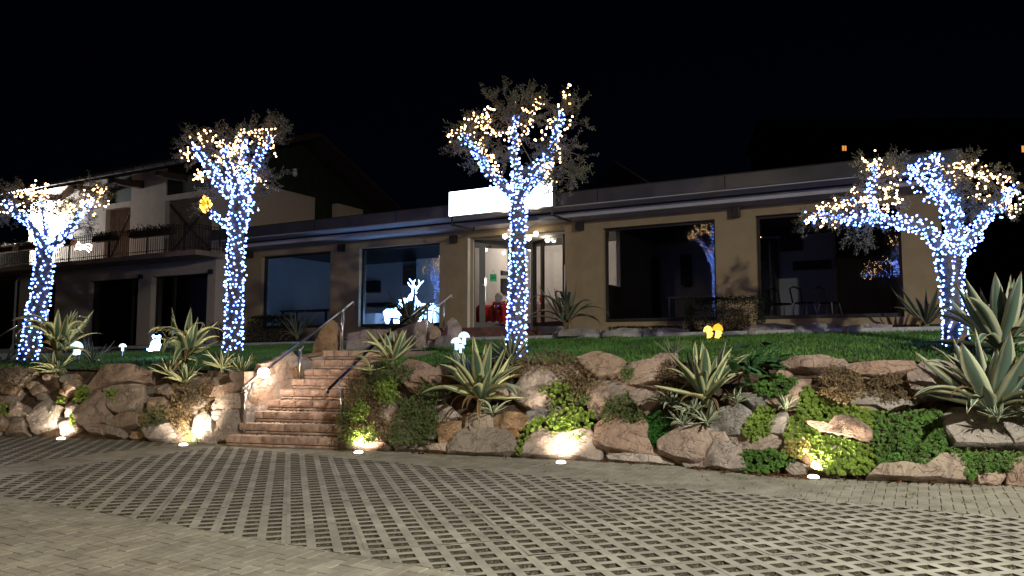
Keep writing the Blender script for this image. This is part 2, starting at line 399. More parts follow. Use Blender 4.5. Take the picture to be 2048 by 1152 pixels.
def cell(mb, u0, w0, hp, full, org):
    cu, cw = u0 + PU / 2, w0 + PW / 2; hs, hw = SU / 2, SW / 2
    ou = [(u0, w0), (u0 + PU, w0), (u0 + PU, w0 + PW), (u0, w0 + PW)]
    iu = [(cu - hs, cw - hw), (cu + hs, cw - hw), (cu + hs, cw + hw), (cu - hs, cw + hw)]
    def e(q): return to_e(lat(*q))
    ok = False
    for k in range(4):
        k2 = (k + 1) % 4
        poly = [e(ou[k]), e(ou[k2]), e(iu[k2]), e(iu[k])]; w = [e(iu[k]), e(iu[k2])]
        wall = w
        if not full:
            for (nx, ny), c in hp:
                poly = clip(poly, nx, ny, c) if poly else poly
                if wall:
                    d = [nx * p[0] + ny * p[1] - c for p in wall]
                    if d[0] > 0 and d[1] > 0: wall = None
                    elif d[0] > 0 or d[1] > 0:
                        t = d[0] / (d[0] - d[1]); m = (wall[0][0] + (wall[1][0] - wall[0][0]) * t, wall[0][1] + (wall[1][1] - wall[0][1]) * t)
                        wall = [m, wall[1]] if d[0] > 0 else [wall[0], m]
        if len(poly) > 2 and abs(area2(poly)) > 1e-6:
            mb.add([F(p[0], p[1], 0) - org for p in poly], [tuple(range(len(poly)))]); ok = True
        if wall and ok:
            p, q = wall
            # slot walls batter inwards a little, with a worn arris
            cen = e((cu, cw)); 
            def inn(p, f): return (p[0] + (cen[0] - p[0]) * f, p[1] + (cen[1] - p[1]) * f)
            p1, q1 = inn(p, .10), inn(q, .10)
            mb.add([F(*p, 0) - org, F(*q, 0) - org, F(*q1, -.03) - org, F(*p1, -.03) - org], [(0, 1, 2, 3)])
    return ok
NU, NW = 3, 3
slots = []; pavers = []
um = {}
for iu in range(-60, 60):
    for iw in range(-20, 70):
        u0, w0 = iu * NU * PU, iw * NW * PW
        cen = lat(u0 + NU * PU / 2, w0 + NW * PW / 2); a, bb = to_e(cen)
        if not (-26 < a < 9 and GF - .5 < bb < GB + .5): continue
        if not seen(cen): continue
        hp = band_half(a)
        cs = [to_e(lat(u0 + x * NU * PU, w0 + y * NW * PW)) for x in (0, 1) for y in (0, 1)]
        full = all(nx * p[0] + ny * p[1] <= c for p in cs for (nx, ny), c in hp)
        if full and 'full' in um: me = um['full']
        else:
            mb = MB(); g = .0016; got = False
            for x in range(NU):
                for y in range(NW):
                    got |= cell(mb, u0 + x * PU, w0 + y * PW, hp, full, cen)
            if not got: continue
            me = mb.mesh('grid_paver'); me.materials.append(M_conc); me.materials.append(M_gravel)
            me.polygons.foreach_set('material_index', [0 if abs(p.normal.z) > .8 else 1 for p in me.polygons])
            if full: um['full'] = me
        pavers.append((cen, me))
        for x in range(NU):
            for y in range(NW):
                q = lat(u0 + (x + .5) * PU, w0 + (y + .5) * PW); ea, eb = to_e(q)
                if GF - .02 < eb < GB + .02 and seen(q, 60, 40): slots.append(q)
pavers.sort(key=lambda t: (t[0] - O).length)
for i, (cen, me) in enumerate(pavers[:300]):
    put('grid_paver', me, pav, cen + V((0, 0, rng.uniform(-.0025, .0025))), (rng.gauss(0, .0035), rng.gauss(0, .0035), 0), (.998, .998, 1))
mb = MB()
for cen, me in pavers[300:]:
    mb.add([v.co + cen for v in me.vertices], [tuple(p.vertices) for p in me.polygons])
if mb.v: mb.build('distant_grid_pavers', M_conc, pav, kind='stuff')

# herringbone bricks
HB = .105
bricks = []
def brick_geo(poly, org, mb):
    cx = sum(p[0] for p in poly) / len(poly); cy = sum(p[1] for p in poly) / len(poly)
    n = len(poly)
    def sh(p, d):
        L = math.hypot(p[0] - cx, p[1] - cy) or 1; f = max(.2, 1 - d * 1.3 / L); return (cx + (p[0] - cx) * f, cy + (p[1] - cy) * f)
    bot = [F(*sh(p, .0062), -.03) - org for p in poly]; mid = [F(*sh(p, .0062), -.002) - org for p in poly]; top = [F(*sh(p, .0082), 0) - org for p in poly]
    fs = [tuple(range(2 * n, 3 * n))]
    for k in range(n):
        k2 = (k + 1) % n; fs += [(k, k2, n + k2, n + k), (n + k, n + k2, 2 * n + k2, 2 * n + k)]
    mb.add(bot + mid + top, fs)
zones = [[((0, 1), GF)], [((0, -1), -GB)], [((1, 0), XB1), ((-1, 0), -XB0), ((0, -1), -GF), ((0, 1), GB)]]
x0i, x1i = int(-27 / HB), int(9 / HB)
for zi, hp in enumerate(zones):
    y0, y1 = [(int(-1 / HB), int(GF / HB) + 2), (int(GB / HB) - 2, int(11.4 / HB)), (int(GF / HB) - 2, int(GB / HB) + 2)][zi]
    for yi in range(y0, y1):
        for xi in range(x0i, x1i):
            r = (xi - yi) % 4
            if r == 0: rc = [(xi, yi), (xi + 2, yi), (xi + 2, yi + 1), (xi, yi + 1)]
            elif r == 2: rc = [(xi, yi - 1), (xi + 1, yi - 1), (xi + 1, yi + 1), (xi, yi + 1)]
            else: continue
            poly = [(p[0] * HB, p[1] * HB) for p in rc]
            cc = F(sum(p[0] for p in poly) / 4, sum(p[1] for p in poly) / 4, 0)
            if not seen(cc, 420, 160): continue
            if zi == 1:
                t = cc.dot(TR)
                if cc.dot(NR) > beta(t) + .22 and not in_corridor(cc, .2): continue
                if cc.dot(NR) > beta(t) + .5: continue
            for (nx, ny), c in hp:
                poly = clip(poly, nx, ny, c) if poly else poly
            if len(poly) < 3 or abs(area2(poly)) < .0012: continue
            bricks.append((cc, poly))
bricks.sort(key=lambda t: (t[0] - O).length)
for cc, poly in bricks[:300]:
    mb = MB(); brick_geo(poly, cc, mb); me = mb.mesh('paving_brick'); me.materials.append(M_brick)
    put('paving_brick', me, pav, cc + V((0, 0, rng.uniform(-.003, .002))), (rng.gauss(0, .006), rng.gauss(0, .006), rng.gauss(0, .006)))
mb = MB()
for cc, poly in bricks[300:]:
    brick_geo(poly, V((0, 0, -rng.uniform(-.002, .003))), mb)
mb.build('distant_paving_bricks', M_brick, pav, kind='stuff')

# gravel in the slots, weeds in some
mb = MB()
for q in slots:
    d = (q - O).length; k = 22 if d < 7 else (14 if d < 10 else 7)
    for _ in range(k):
        p = q + G1 * rng.uniform(-SU * .48, SU * .48) + G2 * rng.uniform(-SW * .48, SW * .48); r = rng.uniform(.004, .011)
        h = -.014 + rng.uniform(0, .005); a = rng.uniform(0, 6)
        vs = [p + V((cos(a + 2.1 * j) * r, sin(a + 2.1 * j) * r, h + rng.uniform(-.002, .003))) for j in range(3)] + [p + V((rng.uniform(-.3, .3) * r, rng.uniform(-.3, .3) * r, h + r * .9))]
        mb.add(vs, [(0, 1, 3), (1, 2, 3), (2, 0, 3)])
mb.build('gravel', M_grav1, bed, kind='stuff')

# ================================================================== ROCKERY
def resample(pts, n):
    """n points round the outline, its own corners kept"""
    m = len(pts); L = [(pts[(i + 1) % m] - pts[i]).length for i in range(m)]; T = sum(L); k = [max(1, int(round(n * l / T))) for l in L]
    while sum(k) > n: k[max(range(m), key=lambda i: k[i])] -= 1
    while sum(k) < n: k[max(range(m), key=lambda i: L[i] / k[i])] += 1
    return [pts[i].lerp(pts[(i + 1) % m], j / k[i]) for i in range(m) for j in range(k[i])]
def stone(pts, nrm, proud, parent, m, seed, back=.16, n=30, name='stone', rough=1.0):
    """a rounded rock with this outline, standing proud of the slope along nrm"""
    pts = resample(pts, n); c = sum(pts, V((0, 0, 0))) / n
    size = sum((p - c).length for p in pts) / n
    if n > 20: pts = [c + (p - c) * (1 + .042 / max(size, .1)) for p in pts]
    rings = [(1.0, -back), (1.012, -.05), (1.0, .45), (.985, .80), (.945, 1), (.87, 1), (.77, 1), (.65, 1), (.52, 1), (.38, 1), (.24, 1), (.10, 1)]
    sd = V((seed * 3.17, seed * 1.7, seed * .9)); vs = []; fs = []
    rr = random.Random(seed * 7 + 1)
    ux = nrm.orthogonal().normalized(); uy = nrm.cross(ux)
    # the face is cut by a handful of cleavage planes
    planes = []
    for k in range(6):
        a = rr.uniform(0, 2 * pi); sl = rr.uniform(.35, 1.1) * (1.0 if k > 1 else .22)
        planes.append((ux * cos(a) + uy * sin(a), sl, rr.uniform(.7, 1.0) if k < 2 else rr.uniform(1.0, 1.45)))
    for ri, (s, o) in enumerate(rings):
        for p in pts:
            q = c + (p - c) * s
            if ri == 0: q = q + nrm * o
            else:
                d = (q - c) / max(size, .05)
                h = min(k2 - max(0, d.dot(ax)) * sl for ax, sl, k2 in planes) if o > 0 else 1
                h = max(h, .22)
                f = noise.noise((q + sd) * (1.6 / max(size, .1))) * .16 + abs(noise.noise((q + sd) * 5.0)) * .22 * rough
                q = q + nrm * (o * proud * (h + .45 * f))
                nj = noise.noise_vector((q + sd) * 4.0) * .020 * rough + noise.noise_vector((q + sd) * 13) * .009 * rough
                q = q + nj * min(1, size / .15)
            vs.append(q)
    R = len(rings)
    for i in range(R - 1):
        for k in range(n):
            a = i * n + k; b2 = i * n + (k + 1) % n; fs.append((a, b2, b2 + n, a + n))
    fs.append(tuple(range((R - 1) * n, R * n)))
    mb = MB(); mb.add(vs, fs)
    o = mb.build(name, m, parent, smooth=True)
    o.data.set_sharp_from_angle(angle=radians(28))
    return o
NSLOPE = (-NR + V((0, 0, LEAN))).normalized()
WALLR = thing('rock_wall', wallP(3, 0), 'long rockery wall of pinkish sandstone boulders right of the stairs', 'rock wall')
WALLL = thing('rock_wall', wallP(-11, 0), 'shadowy rockery wall of brown boulders left of the stairs', 'rock wall')
# soil bank behind the stones
def bank(parent, t0, t1, endfix=None):
    mb = MB(); n = int((t1 - t0) / .12); m = 12; vs = []
    for i in range(n + 1):
        t = t0 + (t1 - t0) * i / n
        for k in range(m + 1):
            z = -.05 + (ztop(t) + .05) * k / m
            p = wallP(t, z, -.10 + .05 * noise.noise(V((t * 3, z * 3, 2))) + .03 * noise.noise(V((t * 9, z * 9, 5))))
            vs.append(p)
    fs = []
    for i in range(n):
        for k in range(m):
            a = i * (m + 1) + k; fs.append((a, a + m + 1, a + m + 2, a + 1))
    mb.add(vs, fs); return mb.build('soil', M_soil, parent, smooth=True)
TL = LE[0].dot(TR); TRR = RE[0].dot(TR)
bank(WALLL, -22, TL - .02); bank(WALLR, TRR + .05, 12)

PR = [ # outline in photo pixels, proud (m), material
 ([(800,745),(823,729),(841,732),(874,742),(875,755),(854,768),(836,783),(820,775),(807,761)], .20, 0),
 ([(1027,779),(1049,762),(1054,743),(1079,741),(1110,743),(1127,754),(1096,768),(1060,782),(1032,786)], .16, 0),
 ([(1027,791),(1071,782),(1091,790),(1100,801),(1099,814),(1066,818),(1041,804)], .17, 0),
 ([(1161,725),(1188,714),(1221,713),(1246,723),(1241,737),(1218,751),(1199,757),(1179,746),(1163,733)], .17, 2),
 ([(1225,755),(1239,742),(1248,755),(1268,735),(1306,731),(1320,714),(1347,713),(1345,728),(1330,746),(1326,768),(1282,774),(1263,781),(1241,774)], .18, 0),
 ([(1205,769),(1223,767),(1245,778),(1260,784),(1259,800),(1225,800)], .08, 1),
 ([(1184,780),(1203,772),(1218,780),(1221,798),(1209,821),(1194,834),(1180,816),(1178,796)], .17, 0),
 ([(1262,783),(1318,777),(1324,796),(1311,812),(1291,825),(1277,814),(1265,798)], .14, 0),
 ([(1193,857),(1221,834),(1241,836),(1257,848),(1288,846),(1295,859),(1291,877),(1302,895),(1324,909),(1282,908),(1254,904),(1209,899),(1197,889)], .20, 0),
 ([(1223,916),(1254,911),(1315,916),(1340,925),(1336,929),(1270,926),(1228,922)], .10, 0),
 ([(1322,888),(1350,870),(1411,870),(1419,887),(1406,907),(1406,920),(1383,925),(1353,920),(1325,907)], .20, 0),
 ([(1406,907),(1419,893),(1456,884),(1472,890),(1428,915),(1411,911)], .12, 0),
 ([(1393,932),(1419,920),(1478,895),(1486,941),(1450,943),(1419,935)], .16, 0),
 ([(1419,873),(1461,870),(1462,882),(1422,890)], .12, 0),
 ([(1464,877),(1494,873),(1558,876),(1560,890),(1530,900),(1489,901),(1472,884)], .14, 2),
 ([(1425,834),(1450,820),(1478,816),(1500,829),(1500,851),(1478,870),(1439,869),(1425,857)], .15, 1),
 ([(1344,848),(1383,851),(1422,862),(1392,870),(1353,868)], .10, 0),
 ([(1489,793),(1536,793),(1545,806),(1508,812)], .10, 1),
 ([(1536,803),(1580,787),(1594,765),(1614,765),(1611,784),(1594,792),(1594,808),(1570,812)], .13, 0),
 ([(1565,729),(1589,721),(1678,720),(1690,735),(1633,741),(1586,738)], .17, 0),
 ([(1536,868),(1553,834),(1567,826),(1574,845),(1564,868)], .14, 0),
 ([(1622,850),(1658,858),(1672,845),(1693,834),(1708,839),(1729,863),(1737,884),(1729,888),(1690,877),(1640,866)], .18, 0),
 ([(1699,741),(1714,732),(1820,733),(1825,743),(1788,751),(1758,756),(1726,752)], .16, 0),
 ([(1820,748),(1847,733),(1870,729),(1888,736),(1935,769),(1950,789),(1906,789),(1847,795),(1829,786)], .18, 0),
 ([(1670,792),(1720,795),(1770,792),(1817,804),(1802,816),(1776,826),(1752,815),(1684,813)], .12, 1),
 ([(1887,839),(1906,822),(1950,831),(2060,822),(2100,850),(2090,890),(1990,896),(1914,895),(1892,866)], .28, 1),
 ([(1746,954),(1764,937),(1811,934),(1841,940),(1867,937),(1873,918),(1891,916),(1912,919),(1932,963),(1900,963),(1817,959)], .15, 2),
 ([(1960,945),(1980,943),(2003,952),(1991,970),(1965,965)], .12, 0),
 ([(2020,934),(2060,920),(2100,940),(2090,975),(2020,970)], .15, 0),
 ([(899,893),(916,873),(943,861),(982,861),(1010,862),(1032,884),(1038,909),(977,911),(902,906)], .17, 1),
 ([(881,854),(902,847),(921,848),(917,873),(884,886)], .15, 2),
 ([(929,837),(968,832),(982,840),(982,859),(935,857)], .14, 2),
 ([(988,843),(999,832),(1041,832),(1054,840),(1038,859),(999,862)], .14, 2),
 ([(874,821),(893,812),(918,832),(885,836)], .12, 0),
 ([(1050,914),(1060,884),(1082,859),(1110,873),(1141,876),(1179,865),(1202,890),(1193,920),(1110,917)], .20, 0),
 ([(1016,865),(1035,862),(1038,880),(1027,884)], .10, 2),
 ([(1062,828),(1102,820),(1102,834),(1060,842)], .08, 1),
 ([(735,883),(761,880),(774,896),(742,898),(711,894)], .10, 0),
 ([(766,810),(787,807),(800,828),(779,844),(766,836)], .13, 0),
 ([(818,882),(847,874),(849,886),(823,888)], .10, 0),
 ([(700,892),(735,886),(745,897),(705,898)], .08, 0),
 ([(858,893),(890,890),(898,904),(862,900)], .07, 0),
 ([(800,888),(830,890),(850,898),(800,900)], .07, 0),
]
PL = [
 ([(182,774),(208,740),(247,735),(273,735),(299,745),(299,766),(245,768),(187,780)], .20, 0),
 ([(128,774),(138,763),(154,763),(151,779),(135,788)], .15, 2),
 ([(159,828),(180,802),(182,781),(219,797),(224,818),(206,865),(182,862),(167,849)], .24, 0),
 ([(227,810),(245,781),(286,774),(289,802),(271,820),(245,828),(229,820)], .18, 2),
 ([(216,849),(247,834),(276,831),(276,852),(240,857)], .16, 2),
 ([(294,865),(323,836),(346,854),(354,875),(331,882),(307,882)], .20, 0),
 ([(313,775),(340,772),(359,791),(340,795),(315,786)], .14, 0),
 ([(394,865),(398,839),(411,823),(426,842),(426,867)], .14, 0),
 ([(384,875),(403,868),(428,871),(426,887),(390,887)], .12, 0),
 ([(10,780),(26,773),(40,783),(35,790),(12,790)], .13, 0),
 ([(19,834),(26,815),(43,811),(49,832)], .14, 0),
 ([(17,853),(49,844),(52,868),(19,870)], .15, 2),
 ([(132,834),(146,808),(156,815),(149,832)], .12, 0),
 ([(203,867),(217,853),(240,859),(235,871)], .10, 0),
 ([(128,852),(144,844),(155,856),(130,868)], .12, 0),
 ([(5,745),(40,738),(58,750),(40,768),(8,768)], .12, 0),
 ([(60,835),(95,800),(115,815),(112,845),(70,860)], .10, 0),
 ([(-40,760),(-5,745),(5,775),(-10,800),(-45,800)], .15, 0),
 ([(-50,810),(0,805),(12,850),(-20,872),(-50,870)], .15, 0),
 ([(305,800),(330,797),(340,825),(315,834),(300,822)], .12, 0),
 ([(360,800),(395,790),(420,800),(400,822),(370,820)], .10, 0),
 ([(420,745),(455,750),(470,765),(438,772),(415,768)], .12, 0),
]
MM = [M_stone, M_stone2, M_ochre]
for i, (poly, pr, mi) in enumerate(PR):
    stone([on_wall(x, y) for x, y in poly], NSLOPE, pr, WALLR, MM[mi], i + 1, n=34)
for i, (poly, pr, mi) in enumerate(PL):
    stone([on_wall(x, y) for x, y in poly], NSLOPE, pr, WALLL, MM[mi], i + 101, n=30)
# pillar end beside the stairs: upright stones
NP_ = -(NR * .99 + V((0, 0, -.10))).normalized()
PB = LE[0] + LE[1] * .34; 
def on_pillar(px, py):
    d = ray(px, py); n = NP_; return O + d * ((PB - O).dot(n) / d.dot(n))
for i, poly in enumerate([[(428,791),(438,774),(466,768),(487,772),(487,785),(451,791)], [(428,812),(441,793),(489,787),(489,815),(457,818),(436,824)], [(418,835),(432,825),(458,819),(458,832),(432,841)], [(428,850),(451,839),(458,822),(487,818),(487,866),(466,889),(428,889)]]):
    stone([on_pillar(x, y) for x, y in poly], NP_, .10, WALLL, M_stone, i + 131, n=30, back=.4)
# rubble between the big stones
fr = random.Random(12)
def filler(parent, t0, t1, cnt):
    for i in range(cnt):
        t = fr.uniform(t0, t1); z = fr.uniform(.02, ztop(t) - .06); r = fr.uniform(.07, .20); c = wallP(t, z, -.03)
        if proj(c) is None or not seen(c, 420, 60): continue
        up = (NR * LEAN + V((0, 0, 1))).normalized(); n = fr.randint(5, 7); a0 = fr.uniform(0, 6)
        pts = [c + TR * (cos(a0 + 2 * pi * k / n) * r * fr.uniform(.8, 1.5)) + up * (sin(a0 + 2 * pi * k / n) * r * fr.uniform(.5, .9)) for k in range(n)]
        stone(pts, NSLOPE, .05, parent, fr.choice(MM), 200 + i + t0, n=14, back=.08)
filler(WALLR, TRR + .15, 10.5, 150); filler(WALLL, -15.5, TL - .2, 110)

# cheek wall of crazy paving along the left of the stairs
NC = V((LE[1].y, -LE[1].x, 0)); 
CH = thing('cheek_wall', LE[0], 'crazy paved stone wall rising along the left edge of the stairs', 'stone wall')
def on_cheek(px, py, off=0.0):
    d = ray(px, py); return O + d * ((LE[0] + NC * off - O).dot(NC) / d.dot(NC))
CK = [[(548,731),(558,718),(569,714),(571,730),(554,743)], [(575,709),(583,705),(592,716),(600,728),(583,732),(575,722)],
 [(552,751),(573,735),(584,756),(586,775),(567,793),(563,779),(554,773)], [(579,733),(602,732),(605,751),(596,764),(588,762)],
 [(602,724),(609,714),(623,730),(625,745),(617,747),(607,737)], [(626,718),(646,712),(659,714),(653,720),(636,726)],
 [(623,724),(638,726),(646,735),(626,737)], [(516,775),(543,777),(552,798),(537,814),(518,812)], [(544,776),(560,776),(564,793),(554,797)],
 [(495,802),(514,779),(518,810),(504,812)], [(492,817),(508,812),(510,831),(501,842),(492,844)], [(512,814),(535,814),(529,823),(512,833)],
 [(607,711),(642,705),(668,704),(668,716),(659,718),(642,711),(611,714)], [(518,762),(533,762),(543,773),(531,775),(516,774)],
 [(533,760),(546,753),(554,764),(554,773),(543,773)], [(604,756),(617,749),(625,747),(623,756),(607,760)], [(525,730),(546,724),(547,745),(535,745)],
 [(498,790),(506,770),(515,768),(515,778)], [(508,760),(522,735),(532,745),(530,760),(515,768)], [(492,848),(500,845),(504,860),(492,866)], [(648,722),(660,718),(670,718),(668,728),(650,734)]]
for i, poly in enumerate(CK):
    stone([on_cheek(x, y) for x, y in poly], NC, .035, CH, M_stone if i % 3 else M_ochre, i + 301, n=22, back=.1, rough=.7)
mb = MB(); K = 26; vs = []
for i in range(K + 1):
    p = LE[0] + LE[1] * (.36 + i * 2.7 / K) - NC * .03
    zt = min(ztop(p.dot(TR)) - .05, (p - LE[0]).dot(LE[1]) * 1.25 + .95) if i < 12 else lawnz(p) + .02
    vs += [p - V((0, 0, .1)), V((p.x, p.y, zt)), V((p.x, p.y, zt)) - NC * .35]
fs = []
for i in range(K): a = i * 3; fs += [(a, a + 3, a + 4, a + 1), (a + 1, a + 4, a + 5, a + 2)]
fs.append((0, 1, 2)); mb.add(vs, fs); mb.build('mortar', M_mortar, CH)

# ================================================================== STAIRS
ST = thing('stone_stairs', LE[0], 'nine brick edged stone steps climbing between the rock walls', 'stairs')
RIS, TRD = .171, .285
sr = random.Random(5)
peb = MB()
def edge_at(s2v, e): k = (s2v - e[0].dot(S2)) / e[1].dot(S2); return e[0] + e[1] * k
base2 = LE[0].dot(S2)
for i in range(9):
    v = base2 + i * TRD; zt = RIS * (i + 1)
    L = edge_at(v, LE); R = edge_at(v, RE); x0, x1 = L.dot(S1) - .02, R.dot(S1) + .15
    def P(x, y, z): return S1 * x + S2 * y + V((0, 0, z))
    # core of the step with its pebble bed
    mb = MB(); mb.hexa([P(x0, v + .03, zt - RIS - .1), P(x1 + .5, v + .03, zt - RIS - .1), P(x1 + .5, v + 1.0, zt - RIS - .1), P(x0, v + 1.0, zt - RIS - .1), P(x0, v + .03, zt - .012), P(x1 + .5, v + .03, zt - .012), P(x1 + .5, v + 1.0, zt - .012), P(x0, v + 1.0, zt - .012)])
    mb.build('step_core', M_mortar, ST)
    for row in (0, 1):
        x = x0 - sr.uniform(0, .1)
        while x < x1 - .03:
            w = sr.uniform(.22, .38) if row == 0 else sr.uniform(.24, .42)
            xa, xb = max(x, x0), min(x + w, x1); x += w
            if xb - xa < .05: continue
            if row == 0: z0, z1, f, dpt = zt - .112, zt, -.02 + sr.uniform(-.006, .006), .15
            else: z0, z1, f, dpt = zt - RIS + .004, zt - .122, .005 + sr.uniform(-.006, .006), .08
            g = .005; o = MB(); c = P((xa + xb) / 2, v, (z0 + z1) / 2)
            # rough-hewn block: subdivided front
            nx_, nz_ = 5, 3; vs = []; 
            for kz in range(nz_ + 1):
                for kx in range(nx_ + 1):
                    px_ = xa + g + (xb - xa - 2 * g) * kx / nx_; pz_ = z0 + g * .5 + (z1 - z0 - g) * kz / nz_
                    e = (kx in (0, nx_)) or (kz in (0, nz_))
                    q = P(px_, v + f + (.010 if e else 0), pz_)
                    q = q - S2 * (.010 * noise.noise(q * 17) + .006 * noise.noise(q * 40)); vs.append(q)
            nb = len(vs)
            fs = [(kz * (nx_ + 1) + kx, kz * (nx_ + 1) + kx + 1, (kz + 1) * (nx_ + 1) + kx + 1, (kz + 1) * (nx_ + 1) + kx) for kz in range(nz_) for kx in range(nx_)]
            vs += [P(xa + g, v + f + dpt, z0), P(xb - g, v + f + dpt, z0), P(xb - g, v + f + dpt, z1), P(xa + g, v + f + dpt, z1)]
            bl, br, tl, tr = 0, nx_, nz_ * (nx_ + 1), nz_ * (nx_ + 1) + nx_
            fs += [tuple(range(tl, tr + 1)) + (nb + 2, nb + 3), tuple(range(br, bl - 1, -1)) + (nb, nb + 1),
                   tuple([k * (nx_ + 1) for k in range(nz_ + 1)]) + (nb + 3, nb), tuple([k * (nx_ + 1) + nx_ for k in range(nz_, -1, -1)]) + (nb + 1, nb + 2)]
            o.add(vs, fs); o.build('brick', M_stepb, ST)
    if i < 8:
        for _ in range(int((x1 - x0) * 75)):
            c = P(sr.uniform(x0 + .02, x1), v + sr.uniform(.14, TRD), zt - .008)
            peb.ball(c, sr.uniform(.012, .02), 5, 3, (1.2, 1, .6))
peb.build('pebbles', M_pebble, ST, smooth=True, kind='stuff')
# paved path from the stair head to the kerb
mb = MB(); vs = []; K = 12
v9 = base2 + 8 * TRD + .13
for i in range(K + 1):
    s = i / K; v = v9 + s * 2.6
    a, c = edge_at(v, LE), edge_at(v, RE)
    for q in (a - S1 * .15, c + S1 * .3):
        z = RIS * 9 - .004 + s * .05
        vs.append(V((q.x, q.y, z)))
mb.add(vs, [(2 * i, 2 * i + 1, 2 * i + 3, 2 * i + 2) for i in range(K)]); tag(mb.build('path', M_brick), kind='structure')
# right bank beside the stairs
mb = MB(); vs = []; K = 20
for i in range(K + 1):
    s = i / K; p = RE[0] + RE[1] * (s * 3.4)
    zt = min(lawnz(p), .25 + s * 3.4 * .72)
    q = p + S1 * .75; zq = lawnz(q) if side(q, RE) > 0 else zt
    base = RIS * min(9, s * 3.4 / TRD) - .05
    for f in range(7):
        u = f / 6; r = p.lerp(q, u); z = base + (min(zq, ztop(q.dot(TR)), .3 + 1.1 * s * 3.4) - base) * (u ** .6)
        vs.append(V((r.x, r.y, z + .05 * noise.noise(V((r.x * 4, r.y * 4, u))))))
fs = [(i * 7 + f, i * 7 + f + 1, i * 7 + f + 8, i * 7 + f + 7) for i in range(K) for f in range(6)]
mb.add(vs, fs); mb.build('soil', M_soil, WALLR, smooth=True)

# ================================================================== LAWN, KERB, BED
M_turf = mat('turf', (.028, .05, .012), rough=1, var=.4, scale=2.0, bump=1, bscale=60)
M_grass = mat('grass_blade', (.055, .165, .026), rough=.6, var=.45, scale=1.1, col2=(.10, .22, .035))
def lawn_pt(t, s):
    n0 = beta(t) + LEAN * ztop(t) - .02
    p = TR * t + NR * n0; k = (KERB2 + .05 - p.dot(E2)) / NR.dot(E2); p = p + NR * (k * s)
    return V((p.x, p.y, lawnz(p)))
mb = MB(); ts = [-22 + .25 * i for i in range(int(36 / .25) + 1)]; sN = 12
grid = [[lawn_pt(t, k / sN) for k in range(sN + 1)] for t in ts]
vs = [p + V((0, 0, .02 * noise.noise(p * 1.5))) for r in grid for p in r]; fs = []
for i in range(len(ts) - 1):
    for k in range(sN):
        c = (grid[i][k] + grid[i + 1][k + 1]) / 2
        if in_corridor(c, .12): continue
        a = i * (sN + 1) + k; fs.append((a, a + sN + 1, a + sN + 2, a + 1))
mb.add(vs, fs); lawn = tag(mb.build('lawn', M_turf, smooth=True), kind='structure')
gr = random.Random(9); mb = MB(); cnt = 0
while cnt < 78000:
    t = gr.uniform(-16, 9.5); s = gr.random(); p = lawn_pt(t, s * .995)
    if in_corridor(p, .1): cnt += 1; continue
    d = (p - O).length; q = proj(p)
    cnt += 1
    if not (-80 < q[0] < 2130): continue
    h = gr.uniform(.03, .062) * (1.0 + .5 * noise.noise(p * 1.3)); w = gr.uniform(.003, .006) * (1 + d * .03)
    if gr.random() < .01: h *= 2.0
    a = gr.uniform(0, 2 * pi); x = V((cos(a), sin(a), 0)); l = V((gr.gauss(0, .4), gr.gauss(0, .4), 0)) * h
    mb.add([p - x * w, p + x * w, p + x * w * .6 + l * .4 + V((0, 0, h * .6)), p + l + V((0, 0, h))], [(0, 1, 2), (0, 2, 3)])
mb.build('grass', M_grass, lawn, kind='stuff')
mb = MB()
for i in range(60):
    a0, a1 = -34 + i * .8, -34 + (i + 1) * .8 - .006
    mb.hexa([F(a0, KERB2, kerbz(a0) - .3), F(a1, KERB2, kerbz(a1) - .3), F(a1, KERB2 + .14, kerbz(a1) - .3), F(a0, KERB2 + .14, kerbz(a0) - .3), F(a0, KERB2, kerbz(a0)), F(a1, KERB2, kerbz(a1)), F(a1, KERB2 + .14, kerbz(a1)), F(a0, KERB2 + .14, kerbz(a0))])
tag(mb.build('kerb', M_kerb), kind='structure')
mb = MB(); vs = []
for i in range(49):
    a = -34 + i
    for bb, dz in ((KERB2 + .1, -.02), (KERB2 + .8, .03), (17.7, .10), (60, .1)): vs.append(F(a, bb, kerbz(a) + dz))
mb.add(vs, [(i * 4 + k, i * 4 + 4 + k, i * 4 + 5 + k, i * 4 + 1 + k) for i in range(48) for k in range(3)])
tag(mb.build('terrace_ground', M_soil), kind='structure')
# ================================================================== SHOWROOM BUILDING
M_wall = mat('ochre_render', (.31, .235, .135), rough=.95, var=.10, scale=2.5, bump=.25, bscale=70)
M_white = mat('white_paint', (.74, .72, .69), rough=.7, var=.05, scale=3)
M_soffit = mat('soffit_boards', (.40, .385, .40), rough=.7, var=.10, scale=2)
M_fascia = mat('fascia_metal', (.13, .13, .14), rough=.32, metal=.6, var=.2, scale=1.2, bump=.12, bscale=2.5)
M_frame = mat('dark_frame', (.025, .022, .02), rough=.4, var=.2, scale=8)
M_glass = glass_mat('window_glass')
M_int = mat('interior_wall', (.62, .60, .58), rough=.9, var=.04, scale=2)
M_intf = mat('interior_floor', (.30, .27, .24), rough=.45, var=.15, scale=3)
M_dark = mat('black_lacquer', (.012, .012, .014), rough=.4, var=.2, scale=5)
M_redp = mat('red_leather', (.55, .02, .02), rough=.4, var=.15, scale=10)
M_step = mat('porphyry', (.16, .075, .06), rough=.8, var=.3, scale=8, bump=.4)
M_chair = mat('chair_metal', (.5, .48, .46), rough=.35, metal=.6, var=.1, scale=5)
M_ltext = mat('pale_print', (.34, .33, .31), rough=.8, var=.1, scale=8)

